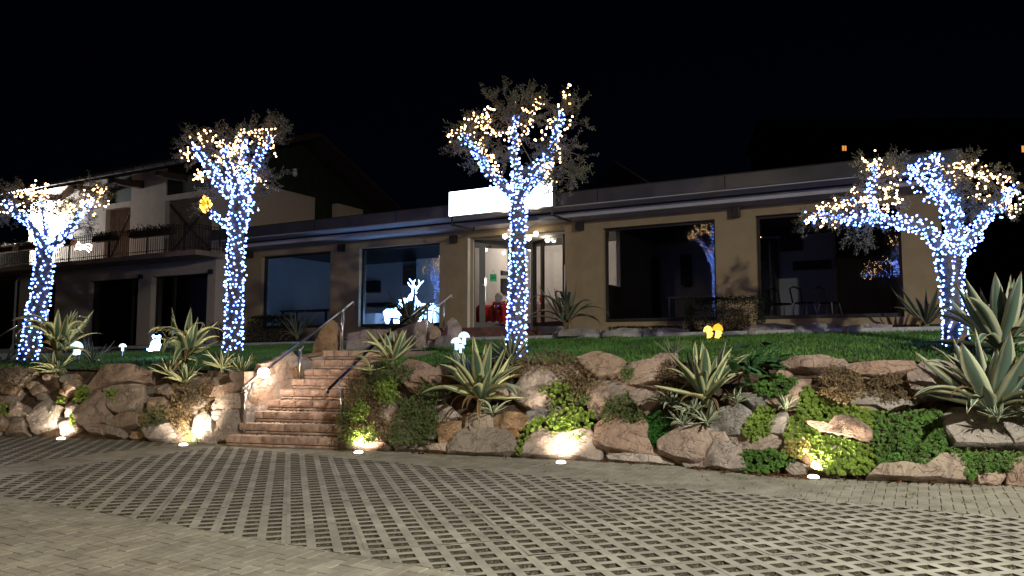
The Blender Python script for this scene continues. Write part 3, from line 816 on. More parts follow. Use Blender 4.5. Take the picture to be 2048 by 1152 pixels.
B2 = 17.63; FLOOR = 2.17; CEIL = 4.72
bl = thing('showroom_building', F(-7, B2, FLOOR), 'low ochre showroom with big dark windows and a wide flat overhanging roof', 'building')
def A(px, py=560, b=B2): return fc(px, py, b)[0]
aL = -20.46; aR = A(1888)
W1 = (A(522), A(660)); W2 = (A(718), A(879)); EN = (A(935), A(1130)); W3 = (A(1207), A(1432)); W4 = (A(1514), A(1806))
WB, WT = 2.24, 4.62; ENT = 4.67
def wallbox(x0, x1, z0, z1, name='wall'):
    m = MB(); m.box(x0, x1, B2, B2 + .3, z0, z1); return m.build(name, M_wall, bl)
ops = [W1, W2, EN, W3, W4]; xs = [aL + .02] + [v for o_ in ops for v in o_] + [aR]
for i in range(0, len(xs), 2): wallbox(xs[i], xs[i + 1], 1.6, 4.95, 'pillar')
for o_ in ops:
    top = ENT if o_ is EN else WT
    wallbox(o_[0], o_[1], top, 4.95, 'lintel')
    if o_ is not EN: wallbox(o_[0], o_[1], 1.6, WB, 'window_sill')
PA = EN[0] - .86; PB_ = EN[1] + .55
M_int2 = mat('dimmed_interior_wall', (.50, .50, .52), rough=.9, var=.05, scale=2)  # right room's wall colour, darkened to stand for the low light in there
# shell: back, sides, roof, floor
m = MB(); m.box(aL + .02, PB_ - .07, 23.4, 23.6, 1.6, 4.95); m.build('back_wall', M_int, bl)
m = MB(); m.box(PB_ + .07, aR, 23.4, 23.6, 1.6, 4.95); m.build('back_wall', M_int2, bl)
m = MB(); m.box(aL, aL + .2, B2 + .302, 23.398, 1.6, 4.95); m.box(aR - .2, aR, B2 + .302, 23.398, 1.6, 4.95); m.build('end_wall', M_int, bl)
m = MB(); m.box(aL - .1, aR + .1, B2 - .002, 23.7, 4.952, 5.30); m.build('roof', M_dark, bl)
m = MB(); m.box(aL + .2, aR - .2, B2 + .302, 23.4, 2.0, FLOOR); m.build('floor', M_intf, bl)
PA = EN[0] - .35; PB_ = EN[1] + .55
def part(a, b0, b1, nm='partition'):
    m = MB(); m.box(a - .06, a + .06, b0, b1, FLOOR + .002, 4.95); m.build(nm, M_int, bl)
part(PA, B2 + .302, 23.4); 
ob0, ob1 = at_e1(1209, 560, PB_).dot(E2), at_e1(1237, 560, PB_).dot(E2); oz = at_e1(1222, 571, PB_).z
part(PB_, B2 + .302, ob0); part(PB_, ob1, 23.4); m = MB(); m.box(PB_ - .06, PB_ + .06, ob0 + .001, ob1 - .001, FLOOR + .002, oz); m.build('partition', M_int, bl)

# overhang
OV = 16.42; ax0, ax1 = aL + .4, A(1925, 300, OV)
m = MB(); m.box(ax0, ax1, OV, OV + .05, 5.06, 5.36); m.build('fascia', M_fascia, bl)
m = MB(); m.box(ax0, ax1, OV - .012, OV + .09, 5.362, 5.385); m.build('roof_edge_trim', M_frame, bl)
m = MB(); m.box(ax0, ax1, OV + .052, 17.05, 5.03, 5.058); m.build('soffit', M_soffit, bl)
m = MB(); m.box(ax0, ax1, OV + .09, 23.7, 5.31, 5.36); m.build('roof_deck', M_dark, bl)
m = MB(); m.box(ax0 + .05, ax1 - .05, 17.052, B2 - .003, 4.87, 5.056); m.build('lower_soffit', M_soffit, bl)
m = MB(); m.box(ax0 + .05, ax1 - .05, 17.03, 17.05, 4.99, 5.028); m.build('shadow_gap_trim', M_frame, bl)
for k in range(7):
    a = ax0 + (k + .5) * (ax1 - ax0) / 7; m = MB(); m.box(a - .012, a + .012, OV - .006, OV - .001, 5.065, 5.355); m.build('fascia_joint', M_frame, bl)
# windows
def window(o_, tilt=0.0):
    x0, x1 = o_; b0 = B2 + .14; fw = .06
    f = MB(); f.box(x0, x0 + fw, b0, b0 + .08, WB, WT); f.box(x1 - fw, x1, b0, b0 + .08, WB, WT); f.box(x0 + fw, x1 - fw, b0, b0 + .08, WB, WB + fw + .03); f.box(x0 + fw, x1 - fw, b0, b0 + .08, WT - fw, WT)
    w = f.build('window', M_frame, bl)
    g = MB(); g.add([F(x0 + fw, b0 + .04 + tilt, WB + fw), F(x1 - fw, b0 + .04 + tilt, WB + fw), F(x1 - fw, b0 + .04 - tilt, WT - fw), F(x0 + fw, b0 + .04 - tilt, WT - fw)], [(0, 1, 2, 3)]); g.build('pane', M_glass, w)
for o_, tl in ((W1, 0), (W2, .005), (W3, .021), (W4, .021)): window(o_, tl)     # the big panes sit a touch out of plumb
# recessed V-shaped glazed entrance
def XY(px, py, z): p = at_z(px, py, z); return V((p.x, p.y, 0))
Lp = XY(947, 480, ENT); Cp = XY(1067, 484, ENT); Rp = XY(1130, 467, ENT)
fl = F(EN[0], B2, 0); fr_ = F(EN[1], B2, 0)
def zed(p, z): return V((p.x, p.y, z))
def slab(poly, z0, z1, name, mt):
    m = MB(); n = len(poly); m.add([zed(p, z0) for p in poly] + [zed(p, z1) for p in poly], [tuple(range(n - 1, -1, -1)), tuple(range(n, 2 * n))] + [(k, (k + 1) % n, n + (k + 1) % n, n + k) for k in range(n)]); return m.build(name, mt, bl)
cw = Cp + E2 * .5
slab([fl + E2 * .003, fr_ + E2 * .003, Rp + E2 * .02, cw, Lp + E2 * .02], ENT + .002, ENT + .05, 'porch_ceiling', M_white)
slab([fl - E2 * .02, fr_ - E2 * .02, Rp, cw, Lp], FLOOR - .2, FLOOR - .004, 'porch_floor', M_intf)
m = MB(); p = F(EN[0], B2 - .004, 0); q = Lp - E1 * .002; d_ = E1 * .02
m.hexa([zed(p, FLOOR), zed(p + d_, FLOOR), zed(q + d_ + E2 * .1, FLOOR), zed(q + E2 * .1 - d_, FLOOR), zed(p, ENT), zed(p + d_, ENT), zed(q + d_ + E2 * .1, ENT), zed(q + E2 * .1 - d_, ENT)]); m.build('door_jamb', M_white, bl)
m = MB(); p = F(EN[1], B2 - .004, 0); m.hexa([zed(p - d_, FLOOR), zed(p, FLOOR), zed(Rp + d_, FLOOR), zed(Rp - d_, FLOOR), zed(p - d_, 3.75), zed(p, 3.75), zed(Rp + d_, 3.75), zed(Rp - d_, 3.75)]); m.build('right_jamb', M_white, bl)
def glazed(p, q, cuts, name, parts, head=.10, foot=.16):
    """a run of glazing between plan points p, q; cuts = mullion positions 0..1 with widths"""
    d = (q - p); L = d.length; d = d / L; nrm = V((-d.y, d.x, 0)); f = MB()
    def bx(s0, s1, z0, z1, t=.04, o=0.): 
        c = [p + d * s0 - nrm * (t - o), p + d * s1 - nrm * (t - o), p + d * s1 + nrm * (t + o), p + d * s0 + nrm * (t + o)]
        f.hexa([zed(x, z0) for x in c] + [zed(x, z1) for x in c])
    for s, w in cuts: bx(s * L - w / 2, s * L + w / 2, FLOOR, ENT - .002)
    st = sorted(cuts)
    for (s0, w0), (s1, w1) in zip(st[:-1], st[1:]):
        bx(s0 * L + w0 / 2, s1 * L - w1 / 2, ENT - head, ENT - .002, .035); bx(s0 * L + w0 / 2, s1 * L - w1 / 2, FLOOR, FLOOR + foot, .035)
    o = f.build(name, M_frame, bl)
    for (s0, w0), (s1, w1) in zip(st[:-1], st[1:]):
        g = MB(); a, b_ = p + d * (s0 * L + w0 / 2), p + d * (s1 * L - w1 / 2)
        g.add([zed(a, FLOOR + foot), zed(b_, FLOOR + foot), zed(b_, ENT - head), zed(a, ENT - head)], [(0, 1, 2, 3)]); g.build('pane', M_glass, o)
    return o, d, nrm, L
dl, dd, dn, dL = glazed(Lp, Cp, [(.012, .05), (.145, .16), (.60, .12), (.985, .09)], 'entrance_door', 0, head=.22)
glazed(Cp, Rp, [(.03, .12), (.30, .10), (.97, .05)], 'side_glazing', 0)
# long door handle with lock
m = MB(); hp = Lp + dd * (.19 * dL) - dn * .07
for z0, z1 in ((FLOOR + .75, FLOOR + 1.45),): m.tube([zed(hp, z0), zed(hp, z1)], .016, 8)
m.obox(zed(hp, FLOOR + 1.30), dd, dn, V((0, 0, 1)), .03, .012, .11); m.tube([zed(hp, FLOOR + 1.22), zed(hp - dd * .12, FLOOR + 1.22)], .012, 6)
m.build('handle', M_steel, dl)
# entrance steps
for k, (za, zb, b0) in enumerate(((1.75, 1.92, 16.95), (1.92, 2.045, 17.2), (2.045, FLOOR - .006, 17.42))):
    m = MB(); m.box(EN[0] - .9 + .05 * k, EN[1] - .8, b0, 17.61, za, zb); m.build('entrance_step', M_step, bl, bevel=.01)
# lobby furniture, seen through the door glass
M_globe = emis('globe_light', (1.0, .86, .66), 34.0)
for i, (px, py) in enumerate([(1010, 473), (1058, 477), (1072, 468), (1095, 480)]):
    p = at_z(px, py, ENT - .08)
    t = thing('ceiling_globe', p, ['round white globe lamp over the door, leftmost of the porch lamps', 'round white globe lamp deep in the porch by the lit trunk', 'round white globe lamp nearest the front edge of the porch ceiling', 'round white globe lamp above the right porch glazing'][i], 'ceiling lamp', 'globe lamps under the porch ceiling')
    m = MB(); m.ball(p, .062, 14, 10); m.build('globe', M_globe, t, smooth=True)
    m = MB(); m.lathe(p + V((0, 0, .06)), [(.05, 0), (.05, .025)], 12); m.build('fixture', M_steel, t)
def downlight(a, b_, w, col, lab):
    p = F(a, b_, 4.93); t = thing('ceiling_light', p, lab, 'ceiling lamp')
    m = MB(); m.lathe(p, [(.11, -.012), (.13, 0)], 16); m.build('lens', emis('downlight_' + str(w), col, w), t)
    lamp('bulb', 'POINT', p - V((0, 0, .06)), w * 6, col, t, .1)
downlight(EN[0] + .9, 20.2, 22.0, (1, .83, .68), 'round recessed ceiling light inside the entrance lobby')
# picture on the lobby wall, armchair with plush doll, white sideboard
am = EN[0] + .9
def lobby(px, py, b): return at_e2(px, py, b)
t = thing('framed_picture', at_e1(1012, 590, PA + .06), 'large dark framed picture on the pale lobby wall behind the door', 'picture')
pe = PA + .06; q0 = at_e1(1001, 541, pe); q1 = at_e1(1034, 592, pe); b0_, b1_ = sorted((q0.dot(E2), q1.dot(E2)))
m = MB(); m.box(pe + .001, pe + .04, b0_, b1_, q1.z, q0.z); m.build('frame', M_dark, t)
m = MB(); m.box(pe + .041, pe + .045, b0_ + .05, b1_ - .05, q1.z + .05, q0.z - .05); m.build('canvas', mat('dark_print', (.05, .05, .06), var=.8, scale=3), t)
m = MB(); m.box(PA + .07, PB_ - .07, 21.95, 22.05, FLOOR + .002, 4.95); m.build('lobby_wall', M_int, bl)
# red armchair
c = lobby(995, 648, 18.95); ca = c.dot(E1); cb = 18.95; zf = FLOOR
t = thing('armchair', F(ca, cb, zf), 'red leather tub armchair inside the glass entrance', 'armchair')
m = MB(); m.box(ca - .33, ca + .33, cb - .3, cb + .3, zf + .06, zf + .38); m.build('seat', M_redp, t, bevel=.04)
m = MB(); m.box(ca - .36, ca + .36, cb + .28, cb + .44, zf + .06, zf + .82); m.build('backrest', M_redp, t, bevel=.05)
for s in (-1, 1):
    m = MB(); m.box(ca + s * .40 - .09, ca + s * .40 + .09, cb - .32, cb + .42, zf + .06, zf + .60); m.tube([F(ca + s * .40, cb - .33, zf + .60), F(ca + s * .40, cb + .4, zf + .62)], .10, 10); m.build('armrest', M_redp, t, smooth=False)
m = MB()
for sx in (-.3, .3):
    for sy in (-.25, .35): m.box(ca + sx - .02, ca + sx + .02, cb + sy - .02, cb + sy + .02, zf, zf + .06)
m.build('leg', M_dark, t)
# plush doll
t = thing('plush_doll', F(ca + .05, cb, zf + .38), 'seated plush doll in dark red clothes with pale hair on the red armchair', 'doll')
M_dred = mat('dark_red_cloth', (.22, .01, .015), rough=.9, var=.2, scale=20); M_pale = mat('pale_plush', (.66, .58, .50), rough=.95, var=.1, scale=20)
da = ca + .06
m = MB(); m.lathe(F(da, cb, zf + .38), [(.02, 0), (.17, .02), (.19, .12), (.15, .28), (.09, .38), (.05, .42)], 12); m.build('torso', M_dred, t, smooth=True)
m = MB(); m.ball(F(da, cb - .02, zf + .92), .115, 12, 8); m.build('head', M_pale, t, smooth=True)
m = MB(); m.ball(F(da, cb - .06, zf + .85), .09, 10, 6, (1, 1, 1.2)); m.ball(F(da, cb, zf + 1.0), .09, 10, 6, (1, 1, .6)); m.build('hair', M_white, t, smooth=True)
for s in (-1, 1):
    m = MB(); m.tube([F(da + s * .13, cb, zf + .72), F(da + s * .24, cb - .06, zf + .58), F(da + s * .16, cb - .2, zf + .48)], [.055, .05, .045], 8); m.build('arm', M_dred, t, smooth=True)
    m = MB(); m.tube([F(da + s * .09, cb - .05, zf + .45), F(da + s * .11, cb - .33, zf + .47), F(da + s * .12, cb - .37, zf + .20)], [.075, .07, .055], 8); m.build('leg', M_dred, t, smooth=True)
    m = MB(); m.tube([F(da + s * .12, cb - .37, zf + .2), F(da + s * .12, cb - .37, zf + .14)], .065, 8); m.build('cuff', M_pale, t)
# notices hanging on the door glass
def notice(px0, py0, px1, py1, name, mt, lab, extra):
    off = dn * -.05
    P0 = Lp + off
    def on(px, py): d = ray(px, py); return O + d * ((P0 - O).dot(dn) / d.dot(dn))
    a = on(px0, py1); b_ = on(px1, py1); c_ = on(px1, py0); e_ = on(px0, py0); t = thing(name, (a + b_) / 2, lab, 'sign'); m = MB()
    k = dn * .006
    m.hexa([a - k, b_ - k, b_ + k, a + k, e_ - k, c_ - k, c_ + k, e_ + k]); m.build('board', mt, t)
    m = MB(); top = (e_ + c_) / 2 + V((0, 0, .12)); m.tube([e_.lerp(c_, .25), top], .003, 4); m.tube([e_.lerp(c_, .75), top], .003, 4); m.build('string', M_dark, t)
    if extra:
        m = MB(); sf = dn * -.009
        for u0, u1, v0, v1 in extra:
            q = [a.lerp(b_, u).lerp(e_.lerp(c_, u), v) + sf for u, v in ((u0, v0), (u1, v0), (u1, v1), (u0, v1))]; m.add(q, [(0, 1, 2, 3)])
        m.build('print', mat('green_ink', (.01, .10, .04), var=.1), t)
notice(980, 548, 993, 563, 'door_notice', mat('green_card', (.05, .50, .22), var=.1, rough=.6), 'small green square notice hung on the door glass', [(.12, .5, .72, .82), (.58, .88, .72, .82), (.2, .8, .5, .6), (.3, .7, .32, .42), (.12, .2, .2, .82), (.82, .88, .3, .6)])
notice(1001, 551, 1016, 557, 'door_notice', M_white, 'small white oblong notice hung on the door glass', None)
# white sideboard with bottles right of the trunk
c = lobby(1066, 630, 20.4); ca = c.dot(E1)
t = thing('sideboard', F(ca, 20.4, FLOOR), 'white sideboard behind the porch glazing right of the lit trunk', 'cabinet')
m = MB(); m.box(ca - .35, ca + .75, 20.35, 20.75, FLOOR + .04, FLOOR + .80); m.build('carcass', M_white, t, bevel=.01)
for k in range(2): m = MB(); m.box(ca - .33 + k * .54, ca + .19 + k * .54, 20.33, 20.348, FLOOR + .06, FLOOR + .78); m.build('door', M_white, t)
for k, (lab, mt) in enumerate((('dark bottle standing on the white lobby sideboard', M_dark), ('reddish figurine standing on the white lobby sideboard', M_redp))):
    p = F(ca - .1 + k * .3, 20.5, FLOOR + .80); o = MB(); o.lathe(p, [(.035, 0), (.035, .16), (.012, .21), (.012, .28)], 10)
    tag(o.build(['bottle', 'figurine'][k], mt, loc=p, smooth=True), lab, ['bottle', 'figurine'][k])
# ---------------- blue room behind windows one and two
M_ice = emis('ice_led', (.26, .50, 1.0), 22)
def reindeer(base, s, face, lab, head_down=0.0, antl=True):
    """acrylic reindeer lit from within; face=+1 looks along +E1"""
    t = thing('reindeer_light', base, lab, 'light figure', 'glowing reindeer in the window')
    X = E1 * face; Y = E2; Z = V((0, 0, 1))
    def P(x, y, z): return base + (X * x + Y * y + Z * z) * s
    m = MB(); m.tube([P(-.36, 0, .66), P(-.30, 0, .69), P(-.1, 0, .67), P(.12, 0, .68), P(.28, 0, .74), P(.40, 0, .92), P(.46, 0, 1.06), P(.50, 0, 1.13)], [.06, .14, .155, .15, .145, .10, .075, .07], 10)
    for x, y, k in ((-.28, .07, -.03), (-.28, -.07, .05), (.2, .07, .05), (.2, -.07, -.02)):
        m.tube([P(x, y, .66), P(x + k * .3, y, .38), P(x + k, y, .30), P(x + k * .6, y, .03), P(x + k * .6 + .03, y, 0)], [.075, .05, .035, .028, .035], 7)
    m.build('body', M_ice, t, smooth=True)
    m = MB(); hz = -.02 - head_down; m.tube([P(.46, 0, 1.10), P(.54, 0, 1.15 + hz * .3), P(.64, 0, 1.10 + hz), P(.74, 0, 1.04 + hz * 1.4)], [.07, .085, .065, .04], 8)
    for y in (-1, 1): m.tube([P(.47, .05 * y, 1.19), P(.42, .13 * y, 1.24)], [.03, .008], 5)
    m.build('head', M_ice, t, smooth=True)
    m = MB(); m.tube([P(-.38, 0, .70), P(-.46, 0, .74), P(-.48, 0, .68)], [.03, .04, .01], 6); m.build('tail', M_ice, t, smooth=True)
    if antl:
        for y in (-1, 1):
            m = MB(); m.tube([P(.5, .04 * y, 1.2), P(.42, .10 * y, 1.36), P(.36, .20 * y, 1.52), P(.46, .26 * y, 1.66)], [.028, .026, .024, .012], 6)
            m.tube([P(.42, .10 * y, 1.36), P(.54, .14 * y, 1.46), P(.60, .15 * y, 1.56)], [.024, .02, .01], 6); m.tube([P(.36, .20 * y, 1.52), P(.24, .23 * y, 1.62)], [.022, .01], 6)
            m.build('antler', M_ice, t, smooth=True)
    m = MB(); m.tube([P(.36, 0, .86) + Y * s * .1, P(.43, 0, .95)], .03, 6); m.build('collar', M_redp, t)
    return t
p = at_e2(785, 652, 18.35); reindeer(V((p.x, p.y, FLOOR)), .72, 1, 'smaller glowing white reindeer in the blue lit window, facing the larger one', -.15, False)
p = at_e2(850, 652, 18.6); reindeer(V((p.x, p.y, FLOOR)), .92, -1, 'larger glowing white reindeer with antlers in the blue lit window', .05, True)
def cab(px0, px1, py0, py1, b0, dep, name, mt, lab, doors=2, cat='cabinet'):
    a0, z1 = fc(px0, py0, b0); a1, _ = fc(px1, py0, b0); z0 = fc(px0, py1, b0)[1] if py1 else FLOOR
    z0 = max(z0, FLOOR); t = thing(name, F((a0 + a1) / 2, b0, z0), lab, cat)
    m = MB(); m.box(a0, a1, b0, b0 + dep, z0, z1); m.build('carcass', mt, t, bevel=.01)
    w = (a1 - a0) / doors
    for k in range(doors): m = MB(); m.box(a0 + k * w + .01, a0 + (k + 1) * w - .01, b0 - .02, b0 - .002, z0 + .02, z1 - .02); m.build('door', mt, t)
    return t
cab(723, 752, 627, 0, 19.2, .6, 'storage_unit', M_white, 'white cube cabinet at the left of the blue lit window', 1)
cab(846, 884, 497, 513, 22.6, .5, 'wall_cupboard', M_dark, 'dark cupboard high on the wall of the blue lit room', 2, 'cupboard')
cab(833, 882, 516, 640, 22.9, .45, 'tall_unit', M_white, 'tall pale larder unit behind the reindeer', 2)
cab(806, 830, 533, 570, 22.9, .3, 'display_case', mat('brown_wood', (.10, .055, .035), var=.3, scale=6), 'brown display case on the wall of the blue lit room', 1)
cab(728, 752, 562, 585, 23.0, .3, 'wall_box', M_dark, 'dark wall box left of the reindeer in the blue lit room', 1, 'cupboard')
cab(733, 775, 606, 614, 22.2, .6, 'long_shelf', M_dark, 'long dark shelf behind the white cube cabinet', 2, 'shelf')
c = at_e2(866, 640, 18.9); t = thing('tub_chair', V((c.x, c.y, FLOOR)), 'white tub chair at the right edge of the blue lit window', 'chair'); ca = c.dot(E1)
m = MB(); m.lathe(F(ca, 19.0, FLOOR), [(.22, .02), (.30, .1), (.34, .42)], 18); m.build('seat', M_white, t, smooth=True)
m = MB(); n = 12
vs = []; 
for k in range(n + 1):
    a_ = pi * k / n; o_ = E1 * cos(a_) + E2 * sin(a_)
    for r, z in ((.34, .40), (.36, .80), (.30, .80), (.29, .40)): vs.append(F(ca, 19.0, FLOOR) + o_ * r + V((0, 0, z)))
m.add(vs, [(k * 4 + j, k * 4 + (j + 1) % 4, k * 4 + 4 + (j + 1) % 4, k * 4 + 4 + j) for k in range(n) for j in range(4)]); m.build('backrest', M_white, t, smooth=True)
c = fc(640, 615, 19.5); t = thing('long_table', F(c[0], 19.5, FLOOR), 'long dark table inside the plain blue window', 'table')
m = MB(); m.box(c[0] - 1.6, c[0] + .6, 19.2, 20.0, FLOOR + .72, FLOOR + .76); m.build('table_top', M_dark, t)
for sx in (-1.5, .5):
    for sy in (19.26, 19.94): m = MB(); m.box(c[0] + sx - .03, c[0] + sx + .03, sy - .03, sy + .03, FLOOR, FLOOR + .72); m.build('leg', M_dark, t)
# ---------------- dark room on the right
def bistro_chair(p, rz, lab):
    t = thing('chair', p, lab, 'chair', 'chairs in the dark dining room'); 
    def q(x, y, z): return p + V((cos(rz) * x - sin(rz) * y, sin(rz) * x + cos(rz) * y, z))
    for sx in (-1, 1):
        for sy in (-1, 1):
            m = MB(); m.tube([q(sx * .15, sy * .15, .45), q(sx * .21, sy * .22, 0)], .013, 6); m.build('leg', M_chair, t)
    m = MB(); m.lathe(p + V((0, 0, .44)), [(.2, 0), (.22, .02), (.2, .04)], 14); m.build('seat', M_dark, t)
    m = MB(); m.tube([q(-.18, .18, .46), q(-.2, .24, .8), q(0, .27, .86), q(.2, .24, .8), q(.18, .18, .46)], .02, 6); m.build('backrest', M_dark, t)
for px, b_, lab in ((1565, 18.6, 'metal legged chair at the left of the rightmost window'), (1610, 18.4, 'metal legged chair in the middle of the rightmost window'), (1660, 18.7, 'metal legged chair by the table in the rightmost window')):
    p = at_e2(px, 640, b_); bistro_chair(V((p.x, p.y, FLOOR)), .6, lab)
c = fc(1400, 600, 19.3); t = thing('dining_table', F(c[0], 19.3, FLOOR), 'pale dining table behind the hedge in the dark window', 'table')
m = MB(); m.box(c[0] - .8, c[0] + .8, 19.0, 19.7, FLOOR + .72, FLOOR + .75); m.build('table_top', M_white, t)
for sx in (-.74, .74):
    for sy in (19.05, 19.65): m = MB(); m.tube([F(c[0] + sx, sy, FLOOR), F(c[0] + sx, sy, FLOOR + .72)], .018, 6); m.build('leg', M_chair, t)
cab(1585, 1662, 523, 540, 23.0, .3, 'wall_shelf', M_dark, 'long dark wall shelf in the rightmost window', 2, 'shelf')
cab(1518, 1550, 478, 0, 22.8, .5, 'tall_cupboard', M_dark, 'tall dark cupboard at the left of the rightmost window', 1, 'cupboard')
cab(1670, 1778, 466, 0, 22.9, .4, 'plate_rack', M_dark, 'black panelled plate wall in the rightmost window', 3, 'cupboard')
cab(1289, 1312, 516, 0, 22.9, .4, 'dark_door_unit', M_dark, 'narrow black door unit in the window left of the hedge', 1, 'cupboard')
cab(1360, 1378, 510, 570, 23.0, .3, 'black_panel', M_dark, 'black wall panel behind the dining table', 1, 'cupboard')
c = fc(1560, 470, 23.2); d2 = fc(1606, 500, 23.2)
t = thing('wall_sign', F((c[0] + d2[0]) / 2, 23.2, d2[1]), 'black wall sign with faint pale capitals in the rightmost window', 'sign')
m = MB(); m.box(c[0], d2[0], 23.25, 23.30, d2[1], c[1]); m.build('board', M_dark, t)
def text(s, loc, size, mt, parent, name='lettering', rz=-BETA, ext=.004):
    cu = bpy.data.curves.new(name, 'FONT'); cu.body = s; cu.size = size; cu.extrude = ext; cu.align_x = 'CENTER'; cu.align_y = 'CENTER'
    tmp = bpy.data.objects.new('tmp', cu); COL.objects.link(tmp)
    dg = bpy.context.evaluated_depsgraph_get(); me = bpy.data.meshes.new_from_object(tmp.evaluated_get(dg)); bpy.data.objects.remove(tmp)
    me.name = name; me.materials.clear(); me.materials.append(mt)
    o = bpy.data.objects.new(name, me); COL.objects.link(o); o.parent = parent; o.location = V(loc) - wloc(parent); o.rotation_euler = (pi / 2, 0, rz); return o
text('STOR', F((c[0] + d2[0]) / 2, 23.24, c[1] * .62 + d2[1] * .38), .30, mat('dim_letter', (.05, .05, .055), var=.1), t)
# wall lanterns on the pillars
for i, (px, py) in enumerate([(683, 496), (907, 478), (1160, 452), (1472, 425), (500, 509)]):
    a, z = fc(px, py, B2 - .1); p = F(a, B2 - .1, z)
    t = thing('wall_lamp', p, ['unlit box lamp on the pillar between the two blue windows', 'unlit box lamp left of the entrance under the sign', 'unlit box lamp on the pillar right of the entrance', 'unlit box lamp on the pillar between the two dark windows', 'unlit box lamp at the far left end of the showroom front'][i], 'wall lamp', 'unlit box lamps on the pillars')
    m = MB(); m.box(a - .09, a + .09, B2 - .20, B2 - .03, z - .11, z + .10); m.build('body', M_frame, t, bevel=.008)
    m = MB(); m.box(a - .05, a + .05, B2 - .03, B2 - .001, z - .05, z + .05); m.build('bracket', M_frame, t)
# backlit sign box over the entrance
SG = 16.08; s0, zt_ = fc(898, 384, SG); s1, _ = fc(1105, 364, SG); zb_ = fc(901, 433, SG)[1]
t = thing('sign_box', F((s0 + s1) / 2, SG, zb_), 'long blazing white backlit sign box over the entrance', 'sign')
m = MB(); m.box(s0, s1, SG, SG + .16, zb_, zt_); m.build('casing', M_steel, t)
M_sign = emis('sign_face', (.90, .98, 1.0), 7.0)
m = MB(); m.box(s0 + .012, s1 - .012, SG - .012, SG - .001, zb_ + .012, zt_ - .012); m.build('face', M_sign, t)
M_teal = emis('teal_mark', (.02, .62, .50), .9)
for px, py, r in ((921, 425.5, .020), (960, 420.5, .032), (989, 417, .024)):
    a, z = fc(px, py, SG - .02); m = MB(); m.lathe(F(a, SG - .013, z), [(r, 0), (r, .006)], 10, -E2); m.build('print', M_teal, t)
for a in (s0 + .05, s1 - .05):
    m = MB(); m.bar(F(a, SG + .08, zb_), F(a, SG + .08, zb_ - .22), .05, .05); m.bar(F(a, SG + .08, zb_ - .2), F(a + .02, 17.2, zb_ - .2), .05, .05); m.bar(F(a + .02, 17.2, zb_ - .22), F(a + .02, 17.2, 4.875), .05, .05); m.build('bracket', M_frame, t)

# ================================================================== HOUSE ON THE LEFT
M_hwall = mat('beige_render', (.42, .36, .29), rough=.95, var=.08, scale=2.5, bump=.25, bscale=70)
M_green = mat('green_boards', (.022, .032, .014), rough=.8, var=.25, scale=4)
M_wood = mat('dark_beam', (.05, .03, .018), rough=.7, var=.3, scale=8)
M_tile = mat('roof_tile', (.05, .03, .024), rough=.9, var=.3, scale=6)
M_curt = mat('curtain', (.30, .27, .22), rough=.95, var=.12, scale=5)
M_iron = mat('wrought_iron', (.02, .018, .017), rough=.5, var=.2, scale=8)
M_zinc = mat('zinc_gutter', (.40, .40, .40), rough=.45, metal=.5, var=.15, scale=3)
H2 = 17.04; HB2 = 26.0; hr = -20.5; hl = A(40, 560, H2)
hs = thing('house', F((hr + hl) / 2, H2, 1.6), 'two storey beige house with wooden balcony and deep eaves on the left', 'house')
FZ = 4.58   # balcony slab underside
UB = 17.3   # upper wall plane
def hw(x0, x1, z0, z1, b0=H2, b1=H2 + .3, name='wall', mt=M_hwall):
    m = MB(); m.box(x0, x1, b0, b1, z0, z1); return m.build(name, mt, hs)
g1 = (A(178, 560, H2), A(277, 560, H2)); g2 = (A(303, 560, H2), A(415, 560, H2)); g0 = (A(64, 560, H2), A(112, 560, H2))
zt1 = fc(178, 552, H2)[1]; gtop = 4.12
xs = [hl, *g0, *g1, *g2, hr]
for i in range(0, 8, 2): hw(xs[i], xs[i + 1], 1.2, FZ, name='pillar')
for g in (g0, g1, g2): hw(g[0], g[1], gtop, FZ, name='lintel')
hw(hl, hr, FZ - .002, FZ + .17, H2 + .302, HB2 - .3, 'floor_slab', M_white)
m = MB(); m.box(hr - .3, hr, H2 + .302, HB2, 1.2, FZ + .17); m.build('side_wall', M_hwall, hs)
m = MB(); m.box(hl, hl + .3, H2 + .302, HB2, 1.2, 7.3); m.build('side_wall', M_hwall, hs)
m = MB(); m.box(hl, hr, HB2, HB2 + .3, 1.2, 7.45); m.build('back_wall', M_hwall, hs)
for gi, g in enumerate((g0, g1, g2)):
    b0 = H2 + .2; f = MB(); fw = .05
    f.box(g[0], g[0] + fw, b0, b0 + .06, 1.6, gtop); f.box(g[1] - fw, g[1], b0, b0 + .06, 1.6, gtop); f.box(g[0] + fw, g[1] - fw, b0, b0 + .06, gtop - fw, gtop)
    mid = g[0] + (g[1] - g[0]) * (.80 if gi == 1 else .33); f.box(mid - .06, mid + .06, b0, b0 + .06, 1.6, gtop - fw)
    w = f.build('window', M_frame, hs)
    gl = MB(); gl.add([F(g[0] + fw, b0 + .03, 1.6), F(g[1] - fw, b0 + .03, 1.6), F(g[1] - fw, b0 + .03, gtop - fw), F(g[0] + fw, b0 + .03, gtop - fw)], [(0, 1, 2, 3)]); gl.build('pane', M_glass, w)
    if gi:
        m = MB(); vs = []; n = 90
        for k in range(n + 1):
            a_ = g[0] + .05 + (g[1] - g[0] - .1) * k / n; d = .035 * sin(k * 1.35) + .02 * sin(k * .7 + 1)
            vs += [F(a_, b0 + .22 + d, 1.62), F(a_, b0 + .22 + d * .6, gtop - .08)]
        m.add(vs, [(2 * k, 2 * k + 2, 2 * k + 3, 2 * k + 1) for k in range(n)]); m.build('curtain', M_curt, w, smooth=True)
